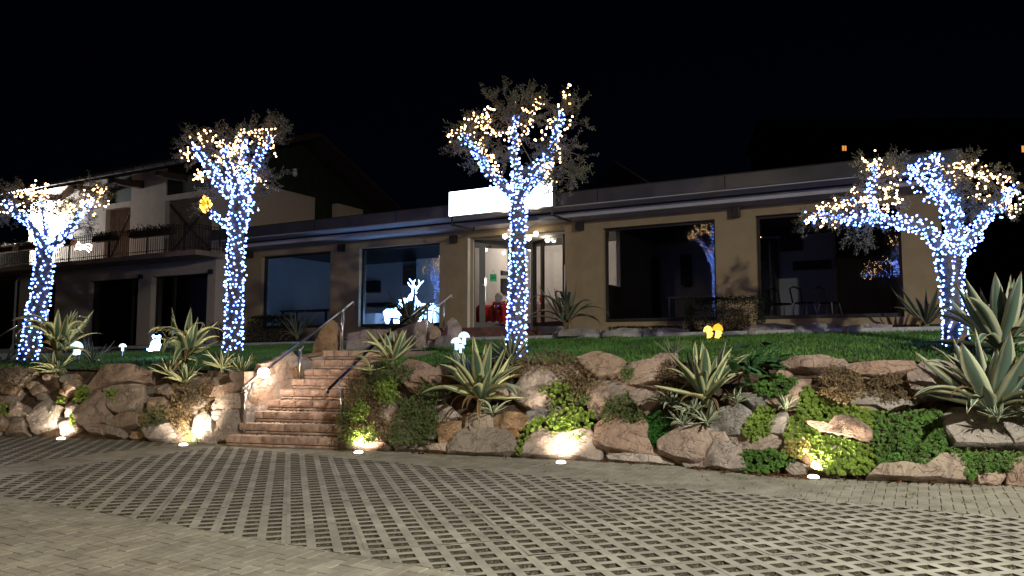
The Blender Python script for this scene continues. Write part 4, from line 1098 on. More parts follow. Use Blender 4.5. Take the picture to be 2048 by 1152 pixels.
# upper storey
EZ = 7.62
s1_ = (A(213, 400, UB), A(262, 400, UB)); s2_ = (A(331, 400, UB), A(425, 400, UB))
dzt = fc(250, 408, UB)[1]
us = [hl, *s1_, *s2_, hr]
UTOP = 8.05
for i in range(0, 6, 2): hw(us[i], us[i + 1], FZ + .172, UTOP, UB, UB + .3, 'upper_pillar')
for g in (s1_, s2_): hw(g[0], g[1], 6.85, 7.05, UB, UB + .3, 'upper_lintel'); hw(g[0], g[1], 7.052, UTOP, UB + .06, UB + .28, 'gable_panel', M_green)
for gi, g in enumerate((s1_, s2_)):
    f = MB(); f.box(g[0], g[1], UB + .2, UB + .26, FZ + .172, 6.85); w = f.build('shutter_door', M_wood if gi else M_hwall, hs)
    z0, z1 = FZ + .3, 6.75
    for k in range(5):
        x = g[0] + (g[1] - g[0]) * k / 5
        m = MB(); m.box(x + .012, x + (g[1] - g[0]) / 5 - .012, UB + .178, UB + .198, FZ + .18, 6.84); m.build('board', mat('shutter_brown', (.17, .14, .11), var=.2, scale=5), w)
    m = MB(); m.bar(F(g[0] + .1, UB + .165, z0), F(g[1] - .15, UB + .165, z1), .02, .11, E2); m.build('brace', M_wood, w)
    if gi: m = MB(); m.bar(F(g[1] - .15, UB + .145, z0), F(g[0] + .1, UB + .145, z1), .02, .11, E2); m.build('brace', M_wood, w)
m = MB(); m.box(hr - .3, hr, UB + .302, 21.6, FZ + .172, 7.45); m.box(hr - .3, hr, 22.9, 24.45, FZ + .172, 7.45); m.build('parapet_wall', mat('warm_render', (.50, .40, .30), var=.06, scale=3, rough=.95), hs)
# gable end, dark green boards, set back a little
m = MB(); ga = hr - .45
gp = [(17.6, FZ), (HB2, FZ), (HB2, 7.5), (21.3, 9.55), (17.6, 8.0)]
m.add([F(ga, b_, z) for b_, z in gp] + [F(ga - .15, b_, z) for b_, z in gp], [(0, 1, 2, 3, 4), (9, 8, 7, 6, 5)]); m.build('gable', M_green, hs)
for k in range(26):
    b_ = 17.75 + k * .31; zt = 7.95 + (b_ - 17.6) * .415 if b_ < 21.3 else 9.5 - (b_ - 21.3) * .43
    m = MB(); m.box(ga + .002, ga + .022, b_ - .15, b_ + .15, 7.2 if not 21.6 < b_ < 22.9 else FZ + .2, zt); m.build('board', M_green, hs)
# roof
rx0, rx1 = hl - 1.0, hr + .55; EV = 16.0
def rz(b_): return 7.70 + (b_ - EV) * .40 if b_ < 21.3 else 7.70 + (21.3 - EV) * .40 - (b_ - 21.3) * .40
m = MB(); rp = [(EV, rz(EV)), (21.3, rz(21.3)), (HB2 + 1, rz(HB2 + 1))]
vs = [F(x, b_, z + dz) for x in (rx0, rx1) for b_, z in rp for dz in (-.10, .04)]
m.add(vs, [(0, 2, 8, 6), (2, 4, 10, 8), (1, 7, 9, 3), (3, 9, 11, 5), (0, 6, 7, 1), (4, 5, 11, 10), (0, 1, 3, 2), (2, 3, 5, 4), (6, 8, 9, 7), (8, 10, 11, 9)])
roof = m.build('roof', M_tile, hs)
m = MB(); n = int((rx1 - rx0) / .22)
for k in range(n):
    x = rx0 + (k + .5) * .22; m.tube([F(x, EV - .04, rz(EV) + .06), F(x, 21.3, rz(21.3) + .06)], .085, 6)
m.build('roof_tiles', M_tile, roof, kind='stuff')
m = MB(); m.box(rx0, rx1, EV - .13, EV - .005, rz(EV) - .05, rz(EV) + .03); m.build('gutter', M_zinc, hs)
for k in range(24):
    a = rx0 + .3 + k * (rx1 - rx0 - .4) / 23; m = MB(); m.box(a - .012, a + .012, EV - .145, EV - .002, rz(EV) - .06, rz(EV) + .045); m.build('gutter_strap', M_iron, hs)
for px in (92, 180, 255, 342):
    a = fc(px + 30, 370, UB)[0]
    m = MB()
    pr_ = [(UB - .002, 7.45), (UB - .002, 7.72), (EV + .15, rz(EV) - .13), (EV + .15, rz(EV) - .26), (EV + .5, 7.40)]
    nn = len(pr_); m.add([F(a - .1, b_, z) for b_, z in pr_] + [F(a + .1, b_, z) for b_, z in pr_], [tuple(range(nn)), tuple(range(2 * nn - 1, nn - 1, -1))] + [(k, k + nn, (k + 1) % nn + nn, (k + 1) % nn) for k in range(nn)])
    m.build('eave_beam', M_wood, hs)
# balcony
BF = 15.95
m = MB(); m.box(hl - 4.0, hr + .35, BF, H2 - .002, FZ, FZ + .16); m.box(hl - 4.0, hl - .002, H2, H2 + 3, FZ, FZ + .16); m.build('balcony_slab', mat('balcony_concrete', (.30, .22, .17), var=.15, scale=3), hs)
RT = FZ + .98
rl = MB(); 
for z in (FZ + .26, RT - .10, RT): rl.bar(F(hl - 4, BF + .06, z), F(hr + .3, BF + .06, z), .035, .02); rl.bar(F(hr + .3, BF + .06, z), F(hr + .3, UB, z), .035, .02)
rail_o = rl.build('balcony_railing', M_iron, hs)
mb = MB(); a = hl - 4
while a < hr + .3:
    mb.bar(F(a, BF + .06, FZ + .16), F(a, BF + .06, RT + .05), .016, .016); mb.ball(F(a, BF + .06, RT + .06), .025, 5, 3); a += .115
b_ = BF + .17
while b_ < UB: mb.bar(F(hr + .3, b_, FZ + .16), F(hr + .3, b_, RT), .016, .016); b_ += .115
mb.build('balusters', M_iron, rail_o, kind='stuff')
for px in (-20, 55, 135, 215, 290, 365, 436):
    a = fc(px, 500, BF)[0]; m = MB(); m.bar(F(a, BF + .06, FZ + .16), F(a, BF + .06, RT + .08), .04, .04); m.build('post', M_iron, rail_o)
# planters hung on the railing with dry plants
M_dryp = mat('withered_leaf', (.09, .065, .04), rough=.9, var=.5, scale=12)
pr2 = random.Random(21)
for i, (p0, p1, lab) in enumerate(((-15, 30, 'flower box with pale withered plants at the far left of the balcony'), (42, 78, 'flower box of dark plants on the balcony behind the leftmost trunk'), (112, 146, 'flower box of dark plants left of the glowing comet'), (188, 228, 'flower box of dark plants right of the glowing comet'), (262, 345, 'long flower box of dark plants before the crossed shutter'))):
    a0, a1 = fc(p0, 495, BF - .1)[0], fc(p1, 495, BF - .1)[0]; z = RT - .26
    t = thing('flower_box', F((a0 + a1) / 2, BF - .1, z), lab, 'planter', 'flower boxes on the balcony railing')
    m = MB(); m.box(a0, a1, BF - .2, BF + .03, z, z + .18); m.build('box', M_wood, t)
    m = MB()
    for _ in range(int((a1 - a0) * 160)):
        c = F(pr2.uniform(a0, a1), BF - .08 + pr2.gauss(0, .08), z + .16 + abs(pr2.gauss(0, .09))); d = V((pr2.gauss(0, 1), pr2.gauss(0, 1), pr2.gauss(.3, 1))).normalized(); x = d.orthogonal().normalized()
        m.add([c - x * .02, c + x * .02, c + d * .08], [(0, 1, 2)])
    m.build('foliage', M_dryp if i == 0 else mat('dim_leaf', (.035, .04, .02), var=.4, scale=8), t, kind='stuff')
# downpipe, tap bracket, wall camera
m = MB(); a = hl - .1; m.tube([F(a, H2 - .08, 1.3), F(a, H2 - .08, FZ - .25), F(a, H2 + .1, FZ - .02)], .045, 8); m.build('downpipe', M_zinc, hs)
for px, py in ((281, 553), (421, 543)):
    a, z = fc(px, py, H2 - .08); t = thing('wall_lamp', F(a, H2 - .08, z), 'small unlit lamp on the house pillar ' + ('between the curtained openings' if px < 300 else 'at the corner beside the second trunk'), 'wall lamp')
    m = MB(); m.box(a - .06, a + .06, H2 - .13, H2 - .03, z - .08, z + .07); m.build('body', M_frame, t); m = MB(); m.box(a - .03, a + .03, H2 - .03, H2 - .001, z - .03, z + .03); m.build('bracket', M_frame, t)
c = at_e1(590, 347, ga + .15); t = thing('security_camera', c, 'small pale dome camera high on the dark green gable', 'camera')
m = MB(); m.ball(c, .10, 12, 8, (1, 1, 1.3)); m.build('dome', M_white, t, smooth=True); m = MB(); m.lathe(c + V((0, 0, .12)), [(.09, 0), (.09, .05)], 10); m.build('mount', M_white, t)
m = MB(); m.bar(c + V((0, 0, .15)), c + V((0, 0, .15)) - E1 * .2, .06, .06); m.build('bracket', M_white, t)
# blazing wall lamp on the upper floor behind the leftmost tree
a, z = fc(62, 437, UB - .12); p = F(a, UB - .16, z)
t = thing('lit_wall_lamp', p, 'blazing white wall lamp on the upper storey behind the leftmost tree', 'wall lamp')
m = MB(); m.ball(p, .13, 12, 8); m.build('globe', emis('wall_globe', (.93, .97, 1.0), 45.0), t, smooth=True); m = MB(); m.lathe(p + E2 * .10, [(.05, 0), (.08, .055)], 10, E2); m.build('mount', M_frame, t)
lamp('bulb', 'POINT', p - E2 * .35 + E1 * .25, 2300, (.94, .97, 1.0), t, .13)
# warm light at the foot of the house side wall
p = at_e1(442, 672, hr + .0); p = V((p.x, p.y, 0)) + E1 * .45 - E2 * .15; p.z = 1.72
t = thing('garden_spotlight', p, 'small ground spotlight washing the house corner behind the second trunk', 'spotlight')
m = MB(); m.lathe(p, [(.05, -.1), (.06, 0)], 10); m.build('housing', M_frame, t); m = MB(); m.lathe(p + V((0, 0, .001)), [(.05, 0), (.045, .006)], 10); m.build('lens', emis('warm_lens', (1, .74, .45), 6), t)
lamp('bulb', 'SPOT', p + V((0, 0, .03)), 75, (1, .74, .48), t, .04, aim=p - E1 * .28 + V((0, 0, 1.1)), spot=radians(110), blend=.9)
# comet of rope lights on the railing
t = thing('rope_light_comet', F(fc(160, 494, BF)[0], BF, RT - .3), 'reddish white rope light comet hanging on the balcony railing', 'light decoration')
M_rope = emis('rope_led', (1.0, .58, .42), 16)
m = MB(); star = [(151, 489), (155, 492), (150, 499), (157, 496), (161, 500), (161, 493), (166, 490), (160, 489), (157, 484), (155, 489), (151, 489)]
m.tube([at_e2(x, y, BF + .03) for x, y in star], .018, 6); m.build('star', M_rope, t)
for tl in ([(166, 491), (176, 488), (183, 490)], [(166, 494), (176, 494), (182, 500)], [(164, 497), (172, 498), (178, 504)], [(183, 490), (182, 500)]): m = MB(); m.tube([at_e2(x, y, BF + .03) for x, y in tl], .014, 6); m.build('tail', M_rope, t)
# lit windows of far houses, seen over the roof
for i, (x0, y0, x1, y1, Y) in enumerate(((1684, 291, 1693, 302, 60), (2043, 291, 2060, 305, 55))):
    p0 = at_Y(x0, y1, Y); p1 = at_Y(x1, y0, Y); c = (p0 + p1) / 2
    t = thing('far_house', V((c.x, Y, 1.5)), ['dark far house with one tiny orange lit window above the roof', 'dark far house with an orange lit window at the right edge'][i], 'house')
    m = MB(); zz = V((0, 0, 1)); X = V((1, 0, 0)); YY = V((0, 1, 0)); hwid = 5 + 2 * i
    m.obox(V((c.x, Y + 4.05, (1.5 + c.z + 1.6) / 2)), X, YY, zz, hwid, 4, (c.z + .1) / 2); m.build('wall', mat('night_wall', (.03, .03, .032), var=.2), t)
    m = MB(); z = c.z + 1.6; rv = [V((c.x - hwid - .5, Y - .6, z)), V((c.x + hwid + .5, Y - .6, z)), V((c.x + hwid + .5, Y + 8.6, z)), V((c.x - hwid - .5, Y + 8.6, z)), V((c.x - hwid - .5, Y + 4, z + 2)), V((c.x + hwid + .5, Y + 4, z + 2))]
    m.add(rv, [(3, 2, 1, 0), (0, 1, 5, 4), (2, 3, 4, 5), (1, 2, 5), (3, 0, 4)]); m.build('roof', M_dark, t)
    f = MB(); w_, h_ = (p1.x - p0.x) / 2, (p1.z - p0.z) / 2; f.obox(V((c.x, Y + .02, c.z)), X, YY, zz, w_ + .05, .02, h_ + .05); w = f.build('window', M_frame, t)
    for sx in (-1, 1):
        g = MB(); g.obox(V((c.x + sx * w_ / 2, Y - .01, c.z)), X, YY, zz, w_ / 2 - .02, .006, h_ - .02); g.build('pane', emis('far_lit', (1, .38, .08), .9), w)
# rear roof ridge with a pale barge board behind the showroom
t = thing('rear_roof', F(-3, 30, 2), 'dark pitched roof with a pale sloping barge board behind the showroom', 'house')
p0, p1 = at_e2(1238, 328, 30), at_e2(1291, 361, 30)
d = (p1 - p0); q0 = p0 - d * .1; q1 = p1 + d * 2.2; q2 = q0 - (q1 - q0).dot(E1) * E1; q2 = q2 + V((0, 0, q1.z - q0.z))
m = MB(); m.add([q0, q1, q2] + [x + E2 * 6 for x in (q0, q1, q2)], [(0, 1, 2), (5, 4, 3), (0, 3, 4, 1), (0, 2, 5, 3), (1, 4, 5, 2)]); m.build('gable', M_dark, t)
m = MB(); m.bar(q0 - E2 * .05, q1 - E2 * .05, .1, .06); m.build('barge_board', mat('dull_board', (.22, .2, .18), var=.1), t)
m = MB(); m.box(q2.dot(E1) + .3, q1.dot(E1) - .3, 30.2, 35.8, 1.5, q1.z); m.build('wall', M_dark, t)
# ================================================================== PLANTS
M_ag = agave_mat('agave_variegated', (.085, .145, .085), (.50, .50, .27), edge=.27)
M_agb = agave_mat('agave_blue', (.10, .16, .125), (.46, .48, .33), edge=.29)
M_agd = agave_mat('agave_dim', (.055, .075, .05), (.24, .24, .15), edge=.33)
M_agdry = agave_mat('agave_dry', (.16, .10, .05), (.24, .16, .08), edge=.3)
FACE = -1.9
M_agp = agave_mat('agave_pup', (.085, .15, .11), (.48, .52, .36), edge=.24)
def leaf_mesh(name, curve, width, fold=.35, n=11, tipcurl=0.0, twist=0.0, wave=0.0, seed=0, thick=.012):
    """succulent strap leaf along +X rising to +Z. curve: (angle at base, angle at tip) ; channelled, pointed, with real thickness"""
    r = random.Random(seed); vs = []; uv = []; fs = []
    a0, a1, kn = curve; x = z = 0.0; pts = []
    for i in range(n + 1):
        s = i / n; ang = a0 + (a1 - a0) * (s ** kn); pts.append((x, z, ang))
        x += cos(ang) / n; z += sin(ang) / n
    M = 6
    for i, (px, pz, ang) in enumerate(pts):
        s = i / n
        w = width * (.62 + .9 * s - .55 * s * s) if s < .45 else width * .905 * max(0.0, 1 - ((s - .45) / .55) ** 1.9)
        w = max(w, .0015)
        nx_, nz_ = -sin(ang), cos(ang); tw = twist * s + wave * sin(s * 7 + seed)
        fd = fold * (1.25 - .6 * s)
        for side_ in (1, 0):
            for k in range(M + 1):
                u = k / M * 2 - 1; yy = u * w; h = fd * w * (u * u) * 1.2
                if not side_: h -= thick * (1 - .85 * s) * (1.0 - .7 * u * u) * 2 + .0015
                yr = yy * cos(tw) - h * sin(tw); hr = yy * sin(tw) + h * cos(tw)
                vs.append((px + nx_ * hr, yr, pz + nz_ * hr)); uv.append((k / M, s))
    row = 2 * (M + 1)
    for i in range(n):
        for k in range(M):
            a = i * row + k; fs.append((a, a + 1, a + row + 1, a + row))
            b2 = a + M + 1; fs.append((b2 + 1, b2, b2 + row, b2 + row + 1))
        a = i * row; fs.append((a, a + row, a + row + M + 1, a + M + 1)); a += M; fs.append((a + row, a, a + M + 1, a + row + M + 1))
    mb = MB(); mb.add(vs, fs, uv); me = mb.mesh(name); me.polygons.foreach_set('use_smooth', [True] * len(me.polygons)); return me
LEAFS = {}
def leafset(mt, wid, key):
    if (mt.name, key) in LEAFS: return LEAFS[(mt.name, key)]
    out = {}
    rnd = random.Random(len(LEAFS) + 4)
    for kind, curves in (('up', [(1.25, 1.5, 1.0), (1.0, 1.45, 1.0), (1.1, 1.0, 1.0), (.95, 1.25, .8)]), ('mid', [(.75, 1.15, 1.0), (.9, .2, 1.8), (.6, .9, 1.), (.85, -.3, 2.2)]),
                         ('low', [(.25, .45, 1.0), (.45, -.4, 1.5), (.12, .2, 1.), (.5, -.9, 1.4)]), ('arch', [(1.1, -1.1, 1.7), (1.25, -1.3, 2.2), (.9, -1.25, 1.3), (1.0, -.9, 2.6)])):
        ms = []
        for j, c in enumerate(curves):
            me = leaf_mesh('agave_leaf', c, wid * rnd.uniform(.85, 1.15), fold=rnd.uniform(.25, .5), wave=rnd.uniform(0, .25), twist=rnd.uniform(-.5, .5), seed=j + 7 * len(LEAFS))
            me.materials.append(mt); ms.append(me)
        out[kind] = ms
    LEAFS[(mt.name, key)] = out; return out
def agave(base, L, counts, mt, lab, wid=.085, seed=1, tilt=(0, 0), group=None, face=None, name='agave', spread=1.0, heart=True):
    """counts: dict kind -> number; leaves ring the heart, upright ones inside"""
    t = thing(name, base, lab, 'agave', group); r = random.Random(seed); S_ = leafset(mt, wid, wid)
    gold = 2.39996; k = 0
    for kind in ('up', 'mid', 'low', 'arch'):
        for i in range(int(counts.get(kind, 0) * 1.3 + .5)):
            az = k * gold + r.uniform(-.25, .25); k += 1
            if face is not None and kind in ('low', 'arch') and r.random() < .75:
                az = face + r.uniform(-1.5, 1.5)
            l = L * {'up': 1.0, 'mid': 1.05, 'low': .95, 'arch': 1.1}[kind] * r.uniform(.78, 1.12)
            me = r.choice(S_[kind])
            o = put('leaf', me, t, V((cos(az), sin(az), 0)) * (.03 * L * spread) + V((0, 0, .02 * k / 20)), (r.gauss(0, .10) + tilt[0], r.gauss(0, .12) + tilt[1], az), (l, l * r.uniform(.85, 1.15), l))
    if L > .55:
        for i in range(r.randint(2, 4)):
            az = (face if face is not None else FACE) + r.uniform(-1.3, 1.3); l = L * r.uniform(.6, .9); o = put('leaf', r.choice(leafset(M_agdry, .05, 'dry')['arch']), t, V((0, 0, -.02)), (r.gauss(0, .2), r.uniform(.2, .7), az), (l, l, l)); o['label'] = 'withered brown leaf'
    if heart:
        m = MB(); m.lathe(base, [(.05 * L, -.15 * L), (.075 * L, 0), (.06 * L, .10 * L), (.01, .22 * L)], 10); m.build('stem', mat('agave_heart', (.12, .13, .06), var=.3, scale=10), t, smooth=True)
    return t
def wl(px, py, off=.12): return on_wall(px, py, off)
FACE = -1.9      # azimuth towards the viewer (down the slope)
b0_ = at_Y(1984, 822, 8.85)
agave(b0_, .92, dict(up=10, mid=14, low=13), M_agb, 'largest cream edged agave, at the right end on the big grey boulder', wid=.096, seed=4)
b1_ = at_Y(2002, 700, 9.9)
agave(b1_, .98, dict(up=15, mid=10, low=3), M_agb, 'tall upright cream edged agave behind the largest one at the right end', wid=.092, seed=9)
for i, (px, py, s_, lab) in enumerate(((1995, 838, .24, 'small pup rosette at the foot of the largest agave'), (2034, 826, .3, 'second pup rosette at the right edge under the largest agave'), (2046, 800, .4, 'narrow leaved pup at the right edge beside the largest agave'))):
    agave(at_Y(px, py, 8.7), s_, dict(up=3, mid=6, low=5), M_agp, lab, wid=.09, seed=20 + i)
agave(wl(962, 802, .16), .90, dict(up=8, mid=15, low=8), M_ag, 'big cream edged agave growing out of the wall right of the stairs', wid=.112, seed=11, tilt=(-.05, .0))
agave(wl(985, 826, .15), .34, dict(mid=4, low=4, arch=4), M_agp, 'small drooping pup below the big agave right of the stairs', wid=.07, seed=14, face=FACE)
agave(wl(1410, 798, .16), .80, dict(up=10, mid=8, low=2), M_ag, 'cream edged upright agave in the wall under the orange mushrooms', wid=.112, seed=16)
for i, (px, py, s_, lab) in enumerate(((1345, 812, .36, 'blue green pup left of the upright agave under the orange mushrooms'), (1385, 828, .36, 'blue green pup right below the upright agave'), (1412, 846, .34, 'lowest blue green pup above the round boulder'), (1366, 850, .30, 'small blue green pup over the green moss cushion'), (1473, 806, .25, 'star shaped pup right of the upright agave'), (1571, 820, .24, 'lone thin leaved pup above the yellow stonecrop'))):
    agave(wl(px, py, .10), s_, dict(up=2, mid=7, low=7), M_agp, lab, wid=.075, seed=30 + i, face=FACE)
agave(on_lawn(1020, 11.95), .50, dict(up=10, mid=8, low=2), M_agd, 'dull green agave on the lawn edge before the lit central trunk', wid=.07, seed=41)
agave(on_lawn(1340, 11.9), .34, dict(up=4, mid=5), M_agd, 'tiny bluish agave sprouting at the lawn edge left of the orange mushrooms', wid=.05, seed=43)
agave(at_Y(784, 724, 12.2), .62, dict(up=8, mid=9, low=3), M_ag, 'cream edged agave beside the right stair handrail', wid=.11, seed=46)
agave(at_Y(742, 742, 12.0), .40, dict(low=5, arch=3), M_ag, 'low drooping agave pup below the right stair handrail', wid=.06, seed=48, face=FACE)
agave(at_Y(372, 716, 13.6), .86, dict(up=7, mid=5, low=2, arch=12), M_ag, 'large agave with long drooping leaves left of the stairs', wid=.078, seed=52, face=-1.7)
for i, (px, py, s_, lab) in enumerate(((340, 752, .40, 'dense pup cluster below the drooping agave, its left half'), (372, 766, .40, 'dense pup cluster below the drooping agave, its right half'), (444, 738, .38, 'pup at the wall top between the drooping agave and the stair lamp'), (484, 748, .40, 'narrow leaved pup beside the top of the left handrail post'))):
    agave(wl(px, py, .10) if py > 745 else at_Y(px, py, 13.0), s_, dict(up=4, mid=7, low=5), M_ag, lab, wid=.07, seed=60 + i, face=FACE)
agave(at_Y(118, 704, 14.3), .90, dict(up=9, mid=6, low=3, arch=9), M_ag, 'large agave with drooping leaves before the leftmost lit trunk', wid=.078, seed=66, face=-1.6)
agave(wl(112, 745, .12), .46, dict(mid=9, low=8), M_ag, 'dense pup cluster below the agave at the far left', wid=.07, seed=68, face=FACE)
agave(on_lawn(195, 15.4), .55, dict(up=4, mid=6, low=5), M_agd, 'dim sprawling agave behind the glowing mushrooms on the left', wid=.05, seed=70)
p = at_z(100, 866, .04); agave(p + NR * .05, .52, dict(up=7, mid=11, low=10), M_agp, 'pale spotlit agave at the foot of the wall by the leftmost uplight', wid=.085, seed=72)
p = at_z(176, 864, .04); agave(p + NR * .05, .44, dict(up=1, mid=3, low=3), M_agp, 'sparse agave at the wall foot just right of the leftmost uplight', wid=.06, seed=74)
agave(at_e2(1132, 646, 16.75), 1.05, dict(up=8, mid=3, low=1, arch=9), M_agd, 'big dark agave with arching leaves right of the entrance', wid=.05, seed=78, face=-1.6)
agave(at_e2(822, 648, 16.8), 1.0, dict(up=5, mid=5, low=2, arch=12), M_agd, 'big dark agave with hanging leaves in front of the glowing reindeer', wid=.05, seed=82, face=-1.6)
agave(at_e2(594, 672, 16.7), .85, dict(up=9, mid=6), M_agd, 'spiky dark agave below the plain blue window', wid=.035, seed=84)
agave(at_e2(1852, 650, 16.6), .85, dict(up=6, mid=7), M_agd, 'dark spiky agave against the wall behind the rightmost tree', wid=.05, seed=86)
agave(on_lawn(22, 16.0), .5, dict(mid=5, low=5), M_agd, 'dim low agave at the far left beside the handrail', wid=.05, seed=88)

# broad leaved plant
M_berg = mat('broad_leaf', (.045, .115, .04), rough=.4, var=.3, scale=6, spec=.45)
def round_leaf(seed):
    r = random.Random(seed); vs = []; fs = []; n = 12; vs.append((.02, 0, 0))
    for ring in (.45, .8, 1.0):
        for k in range(n):
            a = 2 * pi * k / n; rr = ring * (1 + .08 * sin(3 * a + seed)); x = .55 + cos(a) * .55 * rr; y = sin(a) * .47 * rr
            vs.append((x, y, .12 * (x - .5) ** 2 * -1.2 + .22 * abs(y) * ring + .02 * sin(5 * a)))
    vs[0] = (.55, 0, -.02)
    for k in range(n): fs.append((0, 1 + k, 1 + (k + 1) % n))
    for q in range(2):
        for k in range(n): a = 1 + q * n + k; b2 = 1 + q * n + (k + 1) % n; fs.append((a, a + n, b2 + n, b2))
    mb = MB(); mb.add(vs, fs); me = mb.mesh('broad_leaf'); me.materials.append(M_berg); me.polygons.foreach_set('use_smooth', [True] * len(me.polygons)); return me
RL = [round_leaf(k) for k in range(4)]
bb = on_wall(1500, 735, .05)
t = thing('broad_leaved_plant', bb, 'clump of big round glossy green leaves right of the upright agave', 'plant')
r = random.Random(77); st = MB()
for i in range(38):
    px, py = r.uniform(1456, 1560), r.uniform(684, 768)
    if (px - 1508) ** 2 / 54 ** 2 + (py - 725) ** 2 / 46 ** 2 > 1: continue
    q = at_Y(px, py, bb.y - .15 + (725 - py) * .008 + r.uniform(-.1, .1)); az = r.uniform(0, 6.28) if r.random() < .4 else -1.5 + r.gauss(0, .8)
    s_ = r.uniform(.11, .19); put('leaf', r.choice(RL), t, q - bb, (r.gauss(0, .35), r.uniform(-.9, .5), az), (s_, s_, s_)); st.tube([bb + V((0, 0, -.05)), (bb + q) / 2 + V((0, 0, .04)), q], .006, 4)
st.build('stem', M_berg, t)

# ---------------- ground cover on the slope
def scatter_wall(poly, n, rnd, off=(.02, .07), surf=None, excl=()):
    x0, x1, y0, y1 = bbox(poly); out = []; tries = 0
    while len(out) < n and tries < n * 12:
        tries += 1; x, y = rnd.uniform(x0, x1), rnd.uniform(y0, y1)
        if not inpoly(x, y, poly): continue
        if any(inpoly(x, y, e) for e in excl): continue
        # ragged border
        if noise.noise(V((x * .09, y * .09, 4))) < -.42: continue
        out.append((surf or on_wall)(x, y, rnd.uniform(*off)))
    return out
def rosettes(mb, pts, rnd, size=(.018, .034), leaves=7, nrm=NSLOPE):
    ux = nrm.orthogonal().normalized(); uy = nrm.cross(ux)
    for p in pts:
        s_ = rnd.uniform(*size); n = (nrm + V((rnd.gauss(0, .35), rnd.gauss(0, .35), rnd.gauss(.25, .3)))).normalized(); ux = n.orthogonal().normalized(); uy = n.cross(ux); a0 = rnd.uniform(0, 6)
        for ring, (rs, h, up) in enumerate(((1.0, .0, .35), (.6, .35, .9))):
            for k in range(leaves if ring == 0 else 4):
                a = a0 + 2 * pi * k / (leaves if ring == 0 else 4) + ring * .4; d = ux * cos(a) + uy * sin(a); e = uy * cos(a) - ux * sin(a); c = p + n * (h * s_)
                L = s_ * rs; w = L * .38; t_ = c + d * L + n * L * up
                mb.add([c + d * L * .1, c + d * L * .7 + e * w + n * L * up * .5, t_, c + d * L * .7 - e * w + n * L * up * .5], [(0, 1, 2, 3)])
def sprigs(mb, pts, rnd, L=(.05, .11), leaf=.011, nl=9, nrm=NSLOPE, droop=.0, spread=.8):
    for p in pts:
        d = (nrm + V((rnd.gauss(0, spread), rnd.gauss(0, spread), rnd.gauss(.25 - droop, spread)))).normalized(); l = rnd.uniform(*L); x = d.orthogonal().normalized(); y = d.cross(x)
        q = p + d * l; w = .0022
        mb.add([p - x * w, p + x * w, q], [(0, 1, 2)])
        for k in range(nl):
            s_ = rnd.uniform(.25, 1); c = p + d * l * s_; a = rnd.uniform(0, 6.28); e = (x * cos(a) + y * sin(a) + d * .5).normalized(); f = e.cross(d).normalized(); z = leaf * rnd.uniform(.7, 1.3)
            mb.add([c, c + e * z * .6 + f * z * .4, c + e * z * 1.3, c + e * z * .6 - f * z * .4], [(0, 1, 2, 3)])
M_sed = mat('stonecrop_bright', (.18, .27, .045), rough=.5, var=.35, scale=5)
M_sedg = mat('stonecrop_green', (.075, .16, .03), rough=.55, var=.4, scale=4)
M_sedy = mat('stonecrop_yellow', (.34, .30, .09), rough=.55, var=.3, scale=6)
M_thy = mat('dry_thyme', (.16, .115, .06), rough=.9, var=.45, scale=5)
M_thyg = mat('green_thyme', (.085, .115, .035), rough=.8, var=.45, scale=5)
M_creep = mat('creeping_juniper', (.095, .135, .045), rough=.7, var=.5, scale=3)
M_moss = mat('moss_cushion', (.03, .13, .02), rough=.9, var=.3, scale=10)
kr = random.Random(31)
STN = [poly for poly, _, _ in PR]
def cover(kind, poly, dens, mt, lab, name='ground_cover', off=(.02, .07), surf=None, excl=(), **kw):
    pts = scatter_wall(poly, dens, kr, off, surf, excl); mb = MB()
    (rosettes if kind == 'r' else sprigs)(mb, pts, kr, **kw)
    if mb.v: tag(mb.build(name, mt, kind='stuff'), lab, 'ground cover' if kind == 'r' else 'low shrub')
S1_ = [(1079,779),(1110,765),(1138,768),(1140,796),(1129,812),(1166,818),(1187,823),(1190,840),(1177,862),(1154,879),(1131,886),(1127,900),(1111,895),(1102,871),(1089,853),(1066,862),(1057,886),(1045,892),(1040,914),(1034,908),(1036,876),(1058,843),(1097,829),(1100,801)]
cover('r', S1_, 620, M_sed, 'yellow green stonecrop spilling down the spotlit rock above the fourth uplight', off=(.10, .20))
S2_ = [(1512,790),(1505,768),(1530,752),(1560,748),(1597,760),(1588,785),(1550,796)]
cover('r', S2_, 240, M_sedg, 'green stonecrop patch below the broad leaved plant', off=(.08, .16))
S3_ = [(1482,862),(1500,835),(1520,812),(1552,820),(1548,845),(1535,872),(1510,882),(1487,874)]
cover('r', S3_, 280, M_sed, 'stonecrop patch between the pup agave and the narrow upright stone', off=(.08, .16))
S4_ = [(1598,790),(1612,770),(1640,790),(1690,808),(1740,818),(1768,825),(1760,850),(1742,880),(1760,930),(1740,950),(1660,950),(1625,935),(1622,912),(1570,882),(1568,850),(1590,830)]
cover('r', S4_, 1300, M_sed, 'wide bright stonecrop carpet around the spotlit slab above the last uplight', off=(.05, .11), excl=[PR[21][0]])
S5_ = [(1755,822),(1800,828),(1870,815),(1890,835),(1895,895),(1935,905),(2060,905),(2040,930),(2005,945),(1960,942),(1940,965),(1912,918),(1870,916),(1865,936),(1830,935),(1760,934),(1745,880)]
cover('r', S5_, 1250, M_sedg, 'dark green stonecrop carpet left of the big grey boulder', off=(.06, .16), excl=[PR[25][0], PR[26][0]])
cover('s', S5_, 500, M_creep, 'creeping green stems among the stonecrop by the big grey boulder', off=(.05, .14), leaf=.016)
S6_ = [(1482,945),(1484,902),(1540,898),(1572,905),(1600,915),(1560,938),(1520,948)]
cover('r', S6_, 260, M_sedg, 'green stonecrop at the wall foot left of the last uplight', off=(.06, .14))
